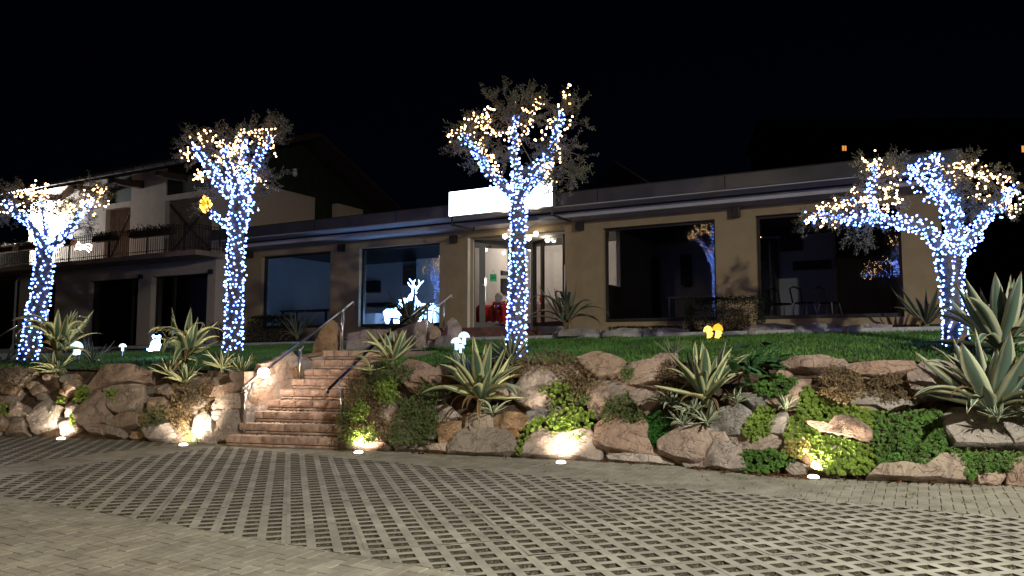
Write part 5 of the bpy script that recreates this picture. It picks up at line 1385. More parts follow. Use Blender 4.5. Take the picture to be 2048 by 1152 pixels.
cover('r', [(1566,905),(1572,882),(1600,878),(1622,888),(1612,912),(1580,920)], 120, M_sedy, 'yellowing stonecrop rosettes left of the last uplight', off=(.08, .14))
for poly, n_, lab in (([(146,802),(153,782),(163,768),(176,773),(182,795),(170,808)], 110, 'bright stonecrop tuft on the left wall above the leftmost uplight'), ([(138,850),(142,826),(156,826),(158,848)], 60, 'stonecrop tuft just above the leftmost uplight'), ([(198,800),(202,780),(225,778),(242,785),(238,802),(215,806)], 70, 'dim stonecrop tuft under the flat top boulder on the left'), ([(-5,835),(-5,808),(14,806),(18,830)], 50, 'stonecrop tuft at the left picture edge of the wall'), ([(112,806),(114,793),(130,795),(128,808)], 30, 'tiny stonecrop tuft left of the bright one on the left wall')):
    cover('r', poly, n_, M_sed, lab, off=(.08, .2))
# shrubby herbs
D = [([(1012,750),(1030,725),(1050,714),(1100,704),(1140,706),(1162,735),(1182,750),(1210,768),(1182,785),(1150,805),(1142,775),(1110,742),(1060,744),(1030,757)], 900, M_thy, 'dry brown thyme hanging over the wall top left of the pale boulder', (.08, .22)),
 ([(1135,775),(1165,780),(1180,795),(1178,812),(1150,812),(1138,800)], 220, M_thyg, 'greenish thyme left of the spotlit upright stone', (.08, .2)),
 ([(1213,800),(1250,792),(1277,815),(1292,845),(1255,850),(1238,834),(1205,850),(1200,835)], 480, M_thyg, 'olive thyme cushion above the large reddish slab', (.10, .22)),
 ([(1312,790),(1316,745),(1335,722),(1352,730),(1356,775),(1340,800),(1322,798)], 360, M_thy, 'dry thyme cushion left of the upright agave', (.12, .24)),
 ([(1643,790),(1645,752),(1665,733),(1700,742),(1732,760),(1722,795),(1690,806),(1660,800)], 560, M_thy, 'dry straw coloured thyme below the right top slab', (.12, .26)),
 ([(1732,790),(1738,758),(1780,752),(1818,762),(1822,795),(1790,805),(1760,800)], 380, M_thy, 'sparse brown thyme right of the straw coloured one', (.06, .16)),
 ([(1240,758),(1246,738),(1258,730),(1268,742),(1262,760),(1250,768)], 120, M_creep, 'small dark tuft between the two top boulders', (.12, .22)),
 ([(372,875),(380,840),(395,805),(362,790),(345,800),(330,830),(352,855),(360,872)], 420, M_thy, 'spotlit dry thyme above the second uplight', (.08, .2)),
 ([(345,800),(350,770),(390,760),(430,765),(436,800),(415,825),(385,822),(365,812)], 420, M_thy, 'dry thyme trailing below the drooping agave', (.08, .2)),
 ([(-20,790),(-20,735),(20,730),(65,742),(62,775),(30,785)], 380, M_thy, 'dusky dry thyme at the left end of the wall', (.08, .2)),
 ([(280,860),(290,820),(330,810),(345,835),(320,850),(300,875)], 240, M_thyg, 'dark creeping herb left of the second uplight', (.08, .16)),
 ([(372,888),(376,860),(395,868),(398,886)], 80, M_creep, 'green tuft behind the second uplight', (.06, .14)),
]
for poly, n_, mt, lab, off in D: cover('s', poly, n_, mt, lab, 'thyme', off=off, leaf=.015, nl=8)
cover('s', [(1292,832),(1320,822),(1347,838),(1342,870),(1322,897),(1302,890),(1290,862)], 900, M_moss, 'dense emerald moss cushion left of the round boulder', 'moss', off=(.04, .12), leaf=.010, L=(.02, .05), nl=7)
def bankp(x, y, off=0.): 
    # the planted bank that bulges out beside the stairs
    k = max(0, min(1, (800 - x) / 110)); p = on_wall(x, y, off + .10 + .12 * k); return p
DB = [([(690,888),(700,850),(712,815),(735,790),(752,770),(770,790),(768,830),(790,870),(770,884),(730,888)], 900, M_thy, 'spotlit straw coloured herb beside the lowest steps', (.02, .18), .014),
 ([(698,830),(722,800),(735,815),(730,842),(708,850)], 220, M_sed, 'bright green herb beside the lowest steps', (.1, .25), .017),
 ([(690,880),(705,862),(745,855),(760,872),(740,888),(700,890)], 260, M_sed, 'yellow green herb directly above the third uplight', (.1, .26), .017),
 ([(748,792),(760,765),(790,762),(800,790),(790,812),(762,810)], 240, M_sed, 'lit green herb on the bank beside the stairs', (.1, .22), .018),
 ([(700,780),(715,755),(745,738),(790,728),(835,740),(812,765),(770,770),(740,785),(712,800)], 620, M_creep, 'dark creeping juniper on the bank top beside the stairs', (.03, .14), .014),
 ([(690,820),(694,780),(712,752),(735,750),(730,780),(705,822)], 320, M_thy, 'dry herb fringe overhanging the stair edge', (.1, .24), .015),
 ([(770,885),(786,850),(806,805),(840,790),(866,800),(880,840),(872,878),(845,888),(800,892)], 1250, M_creep, 'thick creeping juniper at the wall foot right of the third uplight', (.03, .14), .014),
 ([(835,780),(850,765),(880,775),(885,800),(860,810)], 200, M_creep, 'dark juniper between the reddish boulder and the big agave', (.05, .2), .017),
 ([(676,885),(680,840),(690,800),(700,800),(700,850),(695,888)], 260, M_thyg, 'shaded herb along the stair edge', (.0, .12), .016)]
for poly, n_, mt, lab, off, lf in DB: cover('s', poly, n_, mt, lab, 'juniper' if mt is M_creep else 'thyme', off=off, surf=bankp, leaf=lf, nl=10, L=(.06, .13))
# clipped hedges in the bed
def hedge(px0, px1, py0, py1, b_, dep, lab, seed):
    r = random.Random(seed); a0, z1 = fc(px0, py0, b_); a1, _ = fc(px1, py0, b_); z0 = kerbz(a0) - .05
    t = thing('hedge', F((a0 + a1) / 2, b_ + dep / 2, z0), lab, 'hedge'); m = MB()
    for _ in range(int((a1 - a0) * (z1 - z0) * 3600)):
        u, v, w = r.uniform(-1, 1), r.uniform(-1, 1), r.uniform(0, 1); k = max(abs(u), abs(v), w)
        if k < .8: s_ = .95 / max(k, .05); u *= s_; v *= s_; w = min(1, w * s_)
        if abs(u) > .8 and w > .8 and r.random() < .6: continue
        c = F((a0 + a1) / 2 + u * (a1 - a0) / 2 * (1 + .05 * noise.noise(V((w * 4, u * 4, seed)))), b_ + dep / 2 + v * dep / 2, z0 + w * (z1 - z0) * (1 + .10 * noise.noise(V((u * 5, v * 3, seed))))); d = V((r.gauss(0, 1), r.gauss(0, 1), r.gauss(.2, 1))).normalized(); x = d.orthogonal().normalized()
        m.add([c - d * .02, c + x * .013, c + d * .03, c - x * .013], [(0, 1, 2, 3)])
    m.build('foliage', mat('hedge_leaf', (.009, .015, .005), rough=.8, var=.4, scale=10), t, kind='stuff')
    m = MB(); 
    for k in range(7): a = a0 + (a1 - a0) * (k + .5) / 7; m.tube([F(a, b_ + dep / 2, z0 - .05), F(a + r.gauss(0, .05), b_ + dep / 2, z0 + (z1 - z0) * .6)], [.02, .01], 5)
    m.build('stem', M_wood, t)
hedge(1366, 1518, 594, 665, 16.25, .8, 'dark clipped hedge between the two dark windows', 1)
hedge(492, 566, 632, 690, 16.4, .7, 'dark rounded hedge below the plain blue window', 2)
hedge(722, 800, 650, 690, 16.5, .5, 'low dark hedge strip under the reindeer window', 3)
hedge(1215, 1360, 653, 672, 16.6, .4, 'low dim ground hedge under the window right of the entrance', 4)
# bare shrub in the warm spotlight
t = thing('shrub', at_e1(441, 690, hr + .25), 'leafless wispy shrub against the warm lit house corner', 'shrub'); m = MB(); r = random.Random(8); bp_ = at_e1(441, 682, hr + .25)
for _ in range(34):
    d = V((r.gauss(0, .5), r.gauss(0, .5), 1)).normalized(); p0 = bp_; p1 = p0 + d * r.uniform(.3, .5); p2 = p1 + (d + V((r.gauss(0, .5), r.gauss(0, .5), .1))).normalized() * r.uniform(.15, .35); m.tube([p0, p1, p2], [.009, .006, .003], 4)
    for _ in range(5): q = p1.lerp(p2, r.random()); e = V((r.gauss(0, 1), r.gauss(0, 1), r.gauss(0, 1))).normalized() * .06; m.add([q, q + e + V((.012, 0, 0)), q + e * 1.3, q + e - V((.012, 0, 0))], [(0, 1, 2, 3)])
m.build('twigs', M_dryp, t, kind='stuff')
# standing rocks
def rock(poly, Y, proud, lab, m_, seed):
    pts = [at_Y(x, y, Y) for x, y in poly]; c = sum(pts, V((0, 0, 0))) / len(pts); t = thing('boulder', c - V((0, 0, .2)), lab, 'boulder')
    n_ = V((.15, -1, .1)).normalized(); stone(pts, n_, proud, t, m_, seed, back=.3, n=30, name='rock'); return t
rock([(628,702),(634,680),(648,655),(660,645),(668,648),(676,702)], 15.0, .14, 'tall ochre standing stone at the head of the stairs', M_ochre, 401)
rock([(664,702),(666,648),(675,652),(681,672),(683,703)], 15.05, .10, 'narrow upright stone beside the ochre standing stone', M_stone, 402)
rock([(896,692),(897,648),(905,641),(912,645),(921,658),(924,680),(922,694)], 16.7, .14, 'brown leaning stone by the entrance steps behind the glowing mushrooms', M_stone, 403)
rock([(870,697),(876,678),(896,674),(899,697)], 16.6, .10, 'low rock at the foot of the entrance steps', M_stone2, 404)
rock([(862,664),(872,656),(878,664),(878,676),(862,676)], 16.9, .08, 'small reddish rock below the entrance railing', M_ochre, 405)
rock([(698,700),(700,668),(735,660),(790,662),(850,640),(868,660),(866,700)], 17.0, .15, 'dark rock edging below the reindeer window', M_stone, 406)
for i, x in enumerate((1165, 1255, 1335, 1545, 1640, 1740)):
    rock([(x - 44, 672), (x - 40, 661 - (x > 1500) * 7), (x - 5, 657 - (x > 1500) * 9), (x + 38, 660 - (x > 1500) * 8), (x + 42, 672)], 17.35 - (x - 1165) * .0048, .06, ['low dark edging rock under the big dark agave', 'low dark edging rock left under the window beside the hedge', 'low dark edging rock touching the hedge on its left', 'low dark edging rock just right of the hedge', 'low dark edging rock under the middle of the rightmost window', 'low dark edging rock under the right end of the rightmost window'][i], M_stone2, 410 + i)
# fallen leaves and tufts at the foot of the wall
M_dead = mat('dead_leaf', (.11, .045, .018), rough=.9, var=.5, scale=20)
m = MB(); r = random.Random(15)
for x0, x1, n_ in ((1372, 1452, 150), (1490, 1612, 260), (930, 1080, 30), (1190, 1340, 40), (1640, 2040, 60), (830, 900, 30)):
    for _ in range(n_):
        px = r.uniform(x0, x1); t_ = None
        q = at_z(px, 960, 0); lo = at_z(px, 880, 0)
        u = (px - 1024) / FPX
        Y = 5.0
        while V((u * Y, Y, 0)).dot(NR) < beta(V((u * Y, Y, 0)).dot(TR)): Y += .03
        c = V((u * Y, Y, .012)) - NR * abs(r.gauss(0, .07)); d = V((r.gauss(0, 1), r.gauss(0, 1), r.gauss(0, .3))).normalized(); x = V((-d.y, d.x, r.gauss(0, .4))).normalized(); L = r.uniform(.02, .05)
        m.add([c - d * L, c + x * L * .4 + V((0, 0, .008)), c + d * L, c - x * L * .4], [(0, 1, 2), (0, 2, 3)])
tag(m.build('fallen_leaves', M_dead, kind='stuff'), 'brown fallen leaves drifted along the foot of the rock wall', 'leaf litter')
m = MB()
for _ in range(260):
    c = F(r.uniform(-14, 6), r.uniform(8.3, 10.2), .0)
    if c.dot(NR) > beta(c.dot(TR)) or in_corridor(c, .3): continue
    for _ in range(r.randint(3, 9)): d = V((r.gauss(0, .7), r.gauss(0, .7), 1)) * r.uniform(.012, .035); x = V((r.gauss(0, 1), r.gauss(0, 1), 0)).normalized() * .005; q = c + V((r.gauss(0, .03), r.gauss(0, .02), 0)); m.add([q - x, q + x, q + d], [(0, 1, 2)])
tag(m.build('weeds', M_creep, kind='stuff'), 'small weeds sprouting from the paving joints near the wall', 'weeds')

# ================================================================== HANDRAILS
def handrail(posts, rails, lab, arms=()):
    t = thing('handrail', posts[0][0], lab, 'handrail')
    for a, b_ in posts: m = MB(); m.tube([a, b_], .024, 10); m.lathe(a, [(.05, 0), (.05, .012)], 12); m.lathe(b_, [(.03, -.02), (.03, .012), (.015, .02)], 12); m.build('post', M_steel, t, smooth=True)
    for pts, mt in rails: m = MB(); m.tube(pts, .024, 10); m.build('rail', mt, t, smooth=True)
    for pts in arms: m = MB(); m.tube(pts, .012, 8); m.build('bracket', M_steel, t, smooth=True)
    return t
def lel(px, py, off): d = ray(px, py); return O + d * ((LE[0] + NC * off - O).dot(NC) / d.dot(NC))
a0 = lel(489, 862, .06); a1 = lel(489, 783, .06); b0 = lel(599, 775, .06); b1 = lel(600, 700, .06); c0 = lel(684, 701, .06); c1 = lel(686, 622, .06)
r0 = lel(486, 776, .02); r1 = lel(606, 682, .02); r2 = lel(706, 604, .02)
handrail([(a0, a1), (b0, b1), (c0, c1)], [([r0 + V((0, 0, -.05)), r0, r0 + (r1 - r0) * .03, r1, r2, r2 + V((.02, .02, -.06))], M_steel)], 'steel handrail on three posts along the left side of the stairs',
 [(a1, a1 + V((.05, .05, .03)), r0.lerp(r1, .12)), (b1, b1 + V((.05, .04, .05)), r0.lerp(r1, .97)), (c1, c1 + V((.04, .04, .04)), r1.lerp(r2, .85))])
NRE = V((RE[1].y, -RE[1].x, 0))
def rel(px, py, off=0.0): d = ray(px, py); return O + d * ((RE[0] + NRE * off - O).dot(NRE) / d.dot(NRE))
a0 = rel(683, 858); a1 = rel(684, 779); r0 = rel(656, 780, -.12); r1 = rel(742, 696, -.12)
k = (r1 - r0); r2 = r0 + k * 1.95
top = at_Y(857, 606, 15.4); c1_ = at_Y(855, 612, 15.4); c0_ = at_Y(853, 694, 15.4)
M_darks = mat('dark_steel', (.10, .10, .13), rough=.25, metal=1, var=.1)
handrail([(a0, a1), (c0_, c1_)], [([r0 + V((0, 0, -.05)), r0, r1, at_Y(800, 649, 14.2), top, top + V((.03, 0, -.06))], M_darks)], 'dark steel handrail along the right side of the stairs', [(a1, a1 + V((-.08, -.02, .02)), r0.lerp(r1, .28)), (c1_, c1_ + V((.02, 0, .03)), top)])
p0 = at_e2(868, 618, 17.0); p1 = at_e2(903, 590, 17.35); q0 = at_e2(864, 692, 16.9); q1 = at_e2(866, 626, 16.95); s0_ = at_e2(887, 660, 17.3); s1__ = at_e2(889, 604, 17.3)
handrail([(q0, q1), (s0_, s1__)], [([p0, p1, p1 + V((.02, .02, -.08))], M_white)], 'short pale handrail beside the entrance steps', [(q1, p0), (s1__, p0.lerp(p1, .75))])
p0 = at_Y(-20, 683, 22); p1 = at_Y(37, 650, 22); handrail([(at_Y(32, 690, 22), at_Y(32, 655, 22))], [([p0, p1], M_steel)], 'steel handrail at the far left beside the house')

# ================================================================== GARDEN LIGHTS
M_lens = emis('uplight_lens', (1.0, .90, .76), 7)
ulab = ['uplight in the paving at the far left below the pale agave', 'uplight in the paving just left of the stairs', 'uplight in the paving just right of the stairs', 'uplight in the paving below the trailing stonecrop', 'uplight in the paving at the right below the stonecrop carpet']
AIM = [(138, 790), (398, 800), (755, 790), (1130, 780), (1672, 800)]
for i, (px, py) in enumerate(((122, 876), (367, 888), (717, 903), (1122, 923), (1627, 952))):
    p = at_z(px, py, .035); t = thing('ground_uplight', V((p.x, p.y, 0)), 'round glowing ' + ulab[i], 'uplight', 'uplights set in the paving along the wall')
    o_ = V((p.x, p.y, 0)); m = MB(); m.lathe(o_, [(.085, 0), (.085, .012), (.072, .018)], 20); m.build('ring', M_steel, t, smooth=False)
    m = MB(); m.lathe(o_, [(.068, .016), (.064, .034), (.045, .046), (.01, .05)], 18); m.build('lens', M_lens, t, smooth=True)
    tg = on_wall(*AIM[i]); lamp('bulb', 'SPOT', o_ + V((0, 0, .11)), P_UP * (1.2, 1.45, 1.9, 1.0, 2.2)[i], C_UP, t, .04, aim=tg, spot=radians(118), blend=1.0)
p = on_cheek(529, 746, .12); t = thing('stair_wall_light', p, 'bright round wall light glaring beside the left handrail of the stairs', 'wall lamp')
m = MB(); m.ball(p, .085, 14, 10, (1, 1, 1)); m.build('globe', emis('stair_globe', (1, .88, .72), 26), t, smooth=True); m = MB(); m.lathe(p - NC * .12, [(.09, 0), (.09, .05)], 14, NC); m.build('mount', M_steel, t)
lamp('bulb', 'POINT', p + NC * .14 + V((0, -.05, 0)), 34, (1, .80, .62), t, .09)
# glowing mushrooms and figures on the lawn
M_mush = emis('mushroom_glow', (.52, .86, 1.0), 1.7); M_mushw = emis('mushroom_glow_white', (.70, .85, 1.0), 2.6)
def mushroom(p, h, lab, mt=M_mush, group=None, lean=0):
    t = thing('mushroom_light', p, lab, 'light figure', group)
    ax = V((lean, 0, 1)).normalized()
    m = MB(); m.lathe(p, [(.16 * h, 0), (.14 * h, .2 * h), (.15 * h, .62 * h)], 12, ax); m.build('stem', mt, t, smooth=True)
    m = MB(); m.lathe(p + ax * .55 * h, [(.14 * h, .02 * h), (.46 * h, 0), (.45 * h, .10 * h), (.36 * h, .28 * h), (.2 * h, .41 * h), (.02 * h, .45 * h)], 16, ax); m.build('cap', mt, t, smooth=True)
    m = MB(); m.tube([p, p - V((0, 0, .1))], .012, 6); m.build('spike', M_steel, t)
g = 'glowing mushrooms on the lawn'
YL = 13.8
mushroom(at_Y(928, 689, YL + .3), .24, 'largest glowing pale blue mushroom of the three right of the stairs', group=g)
mushroom(at_Y(913, 700, YL), .23, 'middle glowing pale blue mushroom of the three, on the left', group=g)
mushroom(at_Y(921, 706, YL - .3), .16, 'smallest glowing pale blue mushroom of the three, lowest in front', group=g)
mushroom(at_Y(245, 702, 16.2), .16, 'lone small glowing mushroom left of the glowing animal', M_mushw, group=g)
mushroom(at_Y(150, 710, 15.2), .28, 'glowing mushroom partly behind the far left agave', M_mush, group=g, lean=.1)
mushroom(at_Y(158, 709, 15.0), .15, 'small glowing mushroom beside the taller one behind the far left agave', M_mushw, group=g)
p = at_Y(311, 701, 16.0); t = thing('animal_light', p, 'glowing white sitting animal figure with two ears on the left lawn', 'light figure')
m = MB(); m.lathe(p, [(.10, 0), (.115, .05), (.10, .14), (.075, .20)], 14); m.build('body', M_ice, t, smooth=True)
m = MB(); m.ball(p + V((.01, 0, .24)), .075, 12, 8); m.build('head', M_ice, t, smooth=True)
for s_ in (-1, 1): m = MB(); m.ball(p + V((.01 + s_ * .062, 0, .30)), .032, 8, 6); m.build('ear', M_ice, t, smooth=True)
m = MB(); m.tube([p + V((-.06, 0, .02)), p + V((-.13, -.02, .015)), p + V((-.17, -.03, .03))], [.03, .03, .015], 7); m.build('tail', M_ice, t, smooth=True)
M_or = emis('orange_glow', (1.0, .36, .02), 1.5); M_ory = emis('yellow_glow', (1.0, .66, .12), 2.0)
def orange(px, py, Y, h, lab, lean, mt2):
    p = at_Y(px, py, Y); t = thing('mushroom_light', p, lab, 'light figure', 'orange mushroom lights under the hedge'); ax = V((lean, 0, 1)).normalized()
    m = MB(); m.lathe(p, [(.17 * h, 0), (.12 * h, .3 * h), (.15 * h, .6 * h)], 10, ax); m.build('stem', mt2, t, smooth=True)
    m = MB(); m.lathe(p + ax * .52 * h, [(.12 * h, .03 * h), (.36 * h, 0), (.36 * h, .14 * h), (.25 * h, .36 * h), (.03 * h, .48 * h)], 14, ax); m.build('cap', M_or if lean > 0 else M_ory, t, smooth=True)
    m = MB(); m.lathe(p + ax * .1 * h + V((.16 * h, -.05, 0)), [(.07 * h, 0), (.06 * h, .2 * h), (.16 * h, .2 * h), (.12 * h, .32 * h), (.02 * h, .40 * h)], 10); m.build('small_cap', mt2, t, smooth=True)
orange(1418, 676, 13.9, .23, 'yellow glowing mushroom light, left one of the pair by the hedge', -.12, M_ory)
orange(1434, 676, 14.0, .27, 'orange glowing mushroom light, right one of the pair by the hedge', .1, M_ory)

# ================================================================== OLIVE TREES AND THEIR LIGHTS
M_bark = mat('olive_bark', (.085, .072, .06), rough=.95, var=.4, scale=7, bump=1.0, bscale=25)
M_olive = mat('olive_leaf', (.10, .10, .062), rough=.5, var=.35, scale=3, spec=.4)
M_cold = emis('cold_led', (.15, .28, 1.0), E_COLD); M_warm = emis('warm_led', (1.0, .60, .27), E_WARM); M_cable = mat('light_cable', (.015, .018, .02), rough=.6)
phi = (1 + sqrt(5)) / 2
ICO = [V(v).normalized() for v in [(-1, phi, 0), (1, phi, 0), (-1, -phi, 0), (1, -phi, 0), (0, -1, phi), (0, 1, phi), (0, -1, -phi), (0, 1, -phi), (phi, 0, -1), (phi, 0, 1), (-phi, 0, -1), (-phi, 0, 1)]]
ICF = [(0, 11, 5), (0, 5, 1), (0, 1, 7), (0, 7, 10), (0, 10, 11), (1, 5, 9), (5, 11, 4), (11, 10, 2), (10, 7, 6), (7, 1, 8), (3, 9, 4), (3, 4, 2), (3, 2, 6), (3, 6, 8), (3, 8, 9), (4, 9, 5), (2, 4, 11), (6, 2, 10), (8, 6, 7), (9, 8, 1)]
def bulb(mb, p, r): mb.add([p + v * r for v in ICO], ICF)
def path_pts(pts, Y, dY=0):
    return [at_Y(x, y, Y + (q[0] * Y / 17 if q else 0)) for x, y, *q in pts]
def sample(pts, rad, step):
    out = []
    for i in range(len(pts) - 1):
        n = max(1, int((pts[i + 1] - pts[i]).length / step))
        for k in range(n): s_ = k / n; out.append((pts[i].lerp(pts[i + 1], s_), rad[i] + (rad[i + 1] - rad[i]) * s_, (pts[i + 1] - pts[i]).normalized()))
    out.append((pts[-1], rad[-1], (pts[-1] - pts[-2]).normalized())); return out
def wrap(paths, rnd, step, cable, bulbs, pitch, br, jit=.012):
    """coil a light cable round each path; a bulb every step metres"""
    for pts, rad in paths:
        sm = sample(pts, rad, .02); ang = rnd.uniform(0, 6); line = []; acc = 0; prev = None
        x = V((1, 0, 0))
        for p, r_, d in sm:
            x = (x - d * x.dot(d)).normalized(); y = d.cross(x)
            sub = 3; 
            for j in range(sub):
                ang += 2 * pi * .02 / pitch / sub
                q = p + (x * cos(ang) + y * sin(ang)) * (r_ + .012)
                if prev is not None:
                    acc += (q - prev).length
                    if acc > step:
                        acc = rnd.uniform(-.3, .3) * step; bulb(bulbs, q + V((rnd.gauss(0, jit), rnd.gauss(0, jit), rnd.gauss(0, jit * 1.6))) + (q - p).normalized() * .012, br * rnd.uniform(.8, 1.15))
                prev = q; line.append(q)
        if len(line) > 2: cable.tube(line[::2], .004, 3, cap=False)
def olive(Y, trunk, limbs, crowns, warm_lines, warm_polys, lab, seed, wlab, clab, nodes=120, leafn=1.0, pitch=.085, step=.085, br=.021, cold_extra=(), hang=0.0, depth=.7):
    r = random.Random(seed); tp = path_pts([(x, y) for x, y, _ in trunk], Y); tr = [w * .80 * Y / FPX for _, _, w in trunk]; sc_ = Y / 17.0; step *= sc_; pitch *= sc_; br = 2.55 * Y / FPX / 1.15; depth *= sc_
    t = thing('olive_tree', tp[0], lab, 'tree')
    # gnarled trunk
    m = MB(); sm = sample(tp, tr, .10); n = 18; vs = []; fs = []
    for i, (p, r_, d) in enumerate(sm):
        fl = 1 + .35 * math.exp(-i * .1 / .15)
        for k in range(n):
            a = 2 * pi * k / n; f = 1 + .10 * sin(3 * a + p.z * 3 + seed) + .16 * noise.noise(V((cos(a) * 1.4, sin(a) * 1.4, p.z * 2.2 + seed)))
            vs.append(p + V((cos(a), sin(a), 0)) * r_ * f * fl)
    for i in range(len(sm) - 1):
        for k in range(n): a = i * n + k; b2 = i * n + (k + 1) % n; fs.append((a, b2, b2 + n, a + n))
    fs.append(tuple(range((len(sm) - 1) * n, len(sm) * n))); m.add(vs, fs); m.add([v - V((0, 0, .3)) if False else V(v) for v in []], [])
    m.build('trunk', M_bark, t, smooth=True)
    lp = []
    for L in limbs:
        pts = path_pts([(x, y, q) for x, y, _, q in L], Y); rad = [w * .85 * Y / FPX for _, _, w, _ in L]
        m = MB(); m.tube(pts, rad, 9); m.build('limb', M_bark, t, smooth=True); lp.append((pts, rad))
    anchors = [q for pts, rad in lp for q, _, _ in sample(pts, rad, .06)[3:]]
    # crown: twigs grown from the limbs to points spread through the crown, leaves along them
    tw = MB(); lf = MB(); branch = []
    tot = sum(abs(area2(c)) for c in crowns)
    for c in crowns:
        x0, x1, y0, y1 = bbox(c); want = int(.78 * nodes * abs(area2(c)) / tot); k = 0; g_ = 0
        while k < want and g_ < want * 30:
            g_ += 1; x, y = r.uniform(x0, x1), r.uniform(y0, y1)
            if not inpoly(x, y, c): continue
            if noise.noise(V((x * .03, y * .03, seed))) < -.38: continue
            q = at_Y(x, y, Y + r.uniform(-depth, depth)); k += 1
            a = min(anchors, key=lambda v: (v - q).length + r.uniform(0, .25)); mid = a.lerp(q, .55) + V((r.gauss(0, .06), r.gauss(0, .06), .10))
            pts = [a, mid, q]; tw.tube(pts, [.013, .008, .004], 4); branch.append(pts)
            ctr = at_Y((x0 + x1) / 2, (y0 + y1) / 2, Y)
            out = (q - ctr).normalized()
            for j in range(r.randint(4, 7)):
                s0 = q if j < 2 else mid.lerp(q, r.random()); d = (out * .8 + V((r.gauss(0, .6), r.gauss(0, .6), r.gauss(.25 - hang, .6)))).normalized(); l = r.uniform(.14, .34) * sc_ ** .5; e = s0 + d * l
                tw.tube([s0, e], [.004, .002], 3, cap=False); xx = d.orthogonal().normalized(); yy = d.cross(xx)
                nl = int(15 * leafn)
                for h in range(nl):
                    s_ = (h + r.random()) / nl; p = s0.lerp(e, s_); a_ = h * 2.4 + r.random(); o_ = (xx * cos(a_) + yy * sin(a_)) * .8 + d * .6; o_.normalize(); ll = r.uniform(.04, .068); w = o_.cross(V((r.gauss(0, 1), r.gauss(0, 1), r.gauss(0, 1)))).normalized() * .008
                    lf.add([p, p + o_ * ll * .5 + w, p + o_ * ll, p + o_ * ll * .5 - w], [(0, 1, 2, 3)])
    tw.build('twigs', M_bark, t, kind='stuff'); lf.build('foliage', M_olive, t, kind='stuff')
    # cold string: trunk and limbs
    ct = thing('string_lights', tp[0] + V((0, -.3, .3)), clab, 'string lights', 'light strings wound on the trees'); cb = MB(); bb_ = MB()
    paths = [(tp, [x * 1.06 for x in tr])] + [(p_, r2) for (p_, r2), L in zip(lp, limbs)]
    wrap(paths[:1], r, step * .98, cb, bb_, pitch * 1.15, br); wrap(paths[1:], r, step * .82, cb, bb_, pitch * .8, br, .02)
    for L in cold_extra:
        pts = path_pts(L, Y)
        for p, _, _ in sample(pts, [0] * len(pts), .055 * sc_): bulb(bb_, p + V((r.gauss(0, .05), r.gauss(0, .12), r.gauss(0, .05))) * sc_, br * r.uniform(.8, 1.1))
    cb.build('cables', M_cable, ct, kind='stuff'); bb_.build('bulbs', M_cold, ct, kind='stuff')
    wt = thing('string_lights', anchors[-1], wlab, 'string lights', 'light strings hung in the crowns'); cb = MB(); bb_ = MB()
    for L in warm_lines:
        pts = path_pts(L, Y); pts = [p + V((0, r.gauss(0, .2), 0)) for p in pts]; line = []
        for p, _, _ in sample(pts, [0] * len(pts), .07 * sc_): q = p + V((r.gauss(0, .035), r.gauss(0, .10), r.gauss(0, .035))); line.append(q); bulb(bb_, q, br * r.uniform(.7, 1.1))
        if len(line) > 2: c1 = MB(); c1.tube(line, .004, 3, cap=False); c1.build('cable', M_cable, wt)
    for poly, n_ in warm_polys:
        x0, x1, y0, y1 = bbox(poly); k = 0; last = None
        while k < n_:
            x, y = r.uniform(x0, x1), r.uniform(y0, y1)
            if not inpoly(x, y, poly): continue
            run = r.randint(2, 5); a = r.uniform(0, 6.28)
            for j in range(run):
                q = at_Y(x + cos(a) * 7.5 * j + r.gauss(0, 1.5), y + sin(a) * 6 * j + r.gauss(0, 1.5), Y + r.uniform(-.5, .4) if j == 0 else last.y); last = q; bulb(bb_, q, br * r.uniform(.7, 1.1)); k += 1
    bb_.build('bulbs', M_warm, wt, kind='stuff')
olive(12.35, [(1032,716,21), (1033,680,19.5), (1034,620,19), (1036,560,18), (1035,500,16.5), (1037,450,16), (1036,410,18), (1034,392,18)],
 [[(1031,398,10,0), (1010,378,9,-.1), (988,358,8,-.2), (972,338,6,-.3), (964,316,4,-.3)], [(1035,398,10,0), (1034,360,8,.1), (1030,320,6,.1), (1028,280,4,0), (1030,230,2.5,0)], [(1042,396,10,0), (1062,374,8,.1), (1084,350,6,.2), (1100,318,5,.2), (1112,270,4,.1), (1126,220,3,0)], [(1036,400,8,0), (1050,372,6,-.4), (1066,345,5,-.5), (1092,312,3,-.5)], [(972,338,4,-.3), (950,300,3,-.2), (925,272,2.5,0)]],
 [[(895,310), (905,258), (930,228), (952,200), (955,175), (1000,178), (1045,160), (1082,185), (1086,225), (1070,262), (1040,290), (1010,300), (985,330), (955,345), (925,322)], [(1050,330), (1092,262), (1112,228), (1124,182), (1142,182), (1168,215), (1182,262), (1172,300), (1166,350), (1120,385), (1075,385), (1050,365)], [(975,345), (1040,300), (1060,350), (1050,385), (1005,372)]],
 [[(902,290), (903,268), (915,260), (935,262)], [(935,265), (958,290), (945,280)], [(946,240), (964,252), (958,285), (966,300)], [(965,232), (982,226), (972,254), (988,268), (1006,278), (1028,268)], [(1030,265), (1056,255), (1068,240), (1080,212), (1076,196), (1062,204)], [(1132,190), (1130,212), (1112,226), (1098,250), (1086,272), (1072,290)], [(1140,240), (1126,262), (1108,288), (1110,310), (1098,330), (1072,338)], [(978,310), (986,330), (1000,345)]],
 [([(1075,330), (1115,290), (1120,310), (1085,360)], 20), ([(970,230), (1020,240), (1030,280), (980,290)], 16), ([(1010,210), (1060,190), (1070,230), (1020,240)], 8)],
 'tallest olive tree in the centre with an open two lobed crown', 5, 'warm white string lights in the crown of the central olive', 'cold white string lights wound on the central trunk', nodes=150, depth=.8)
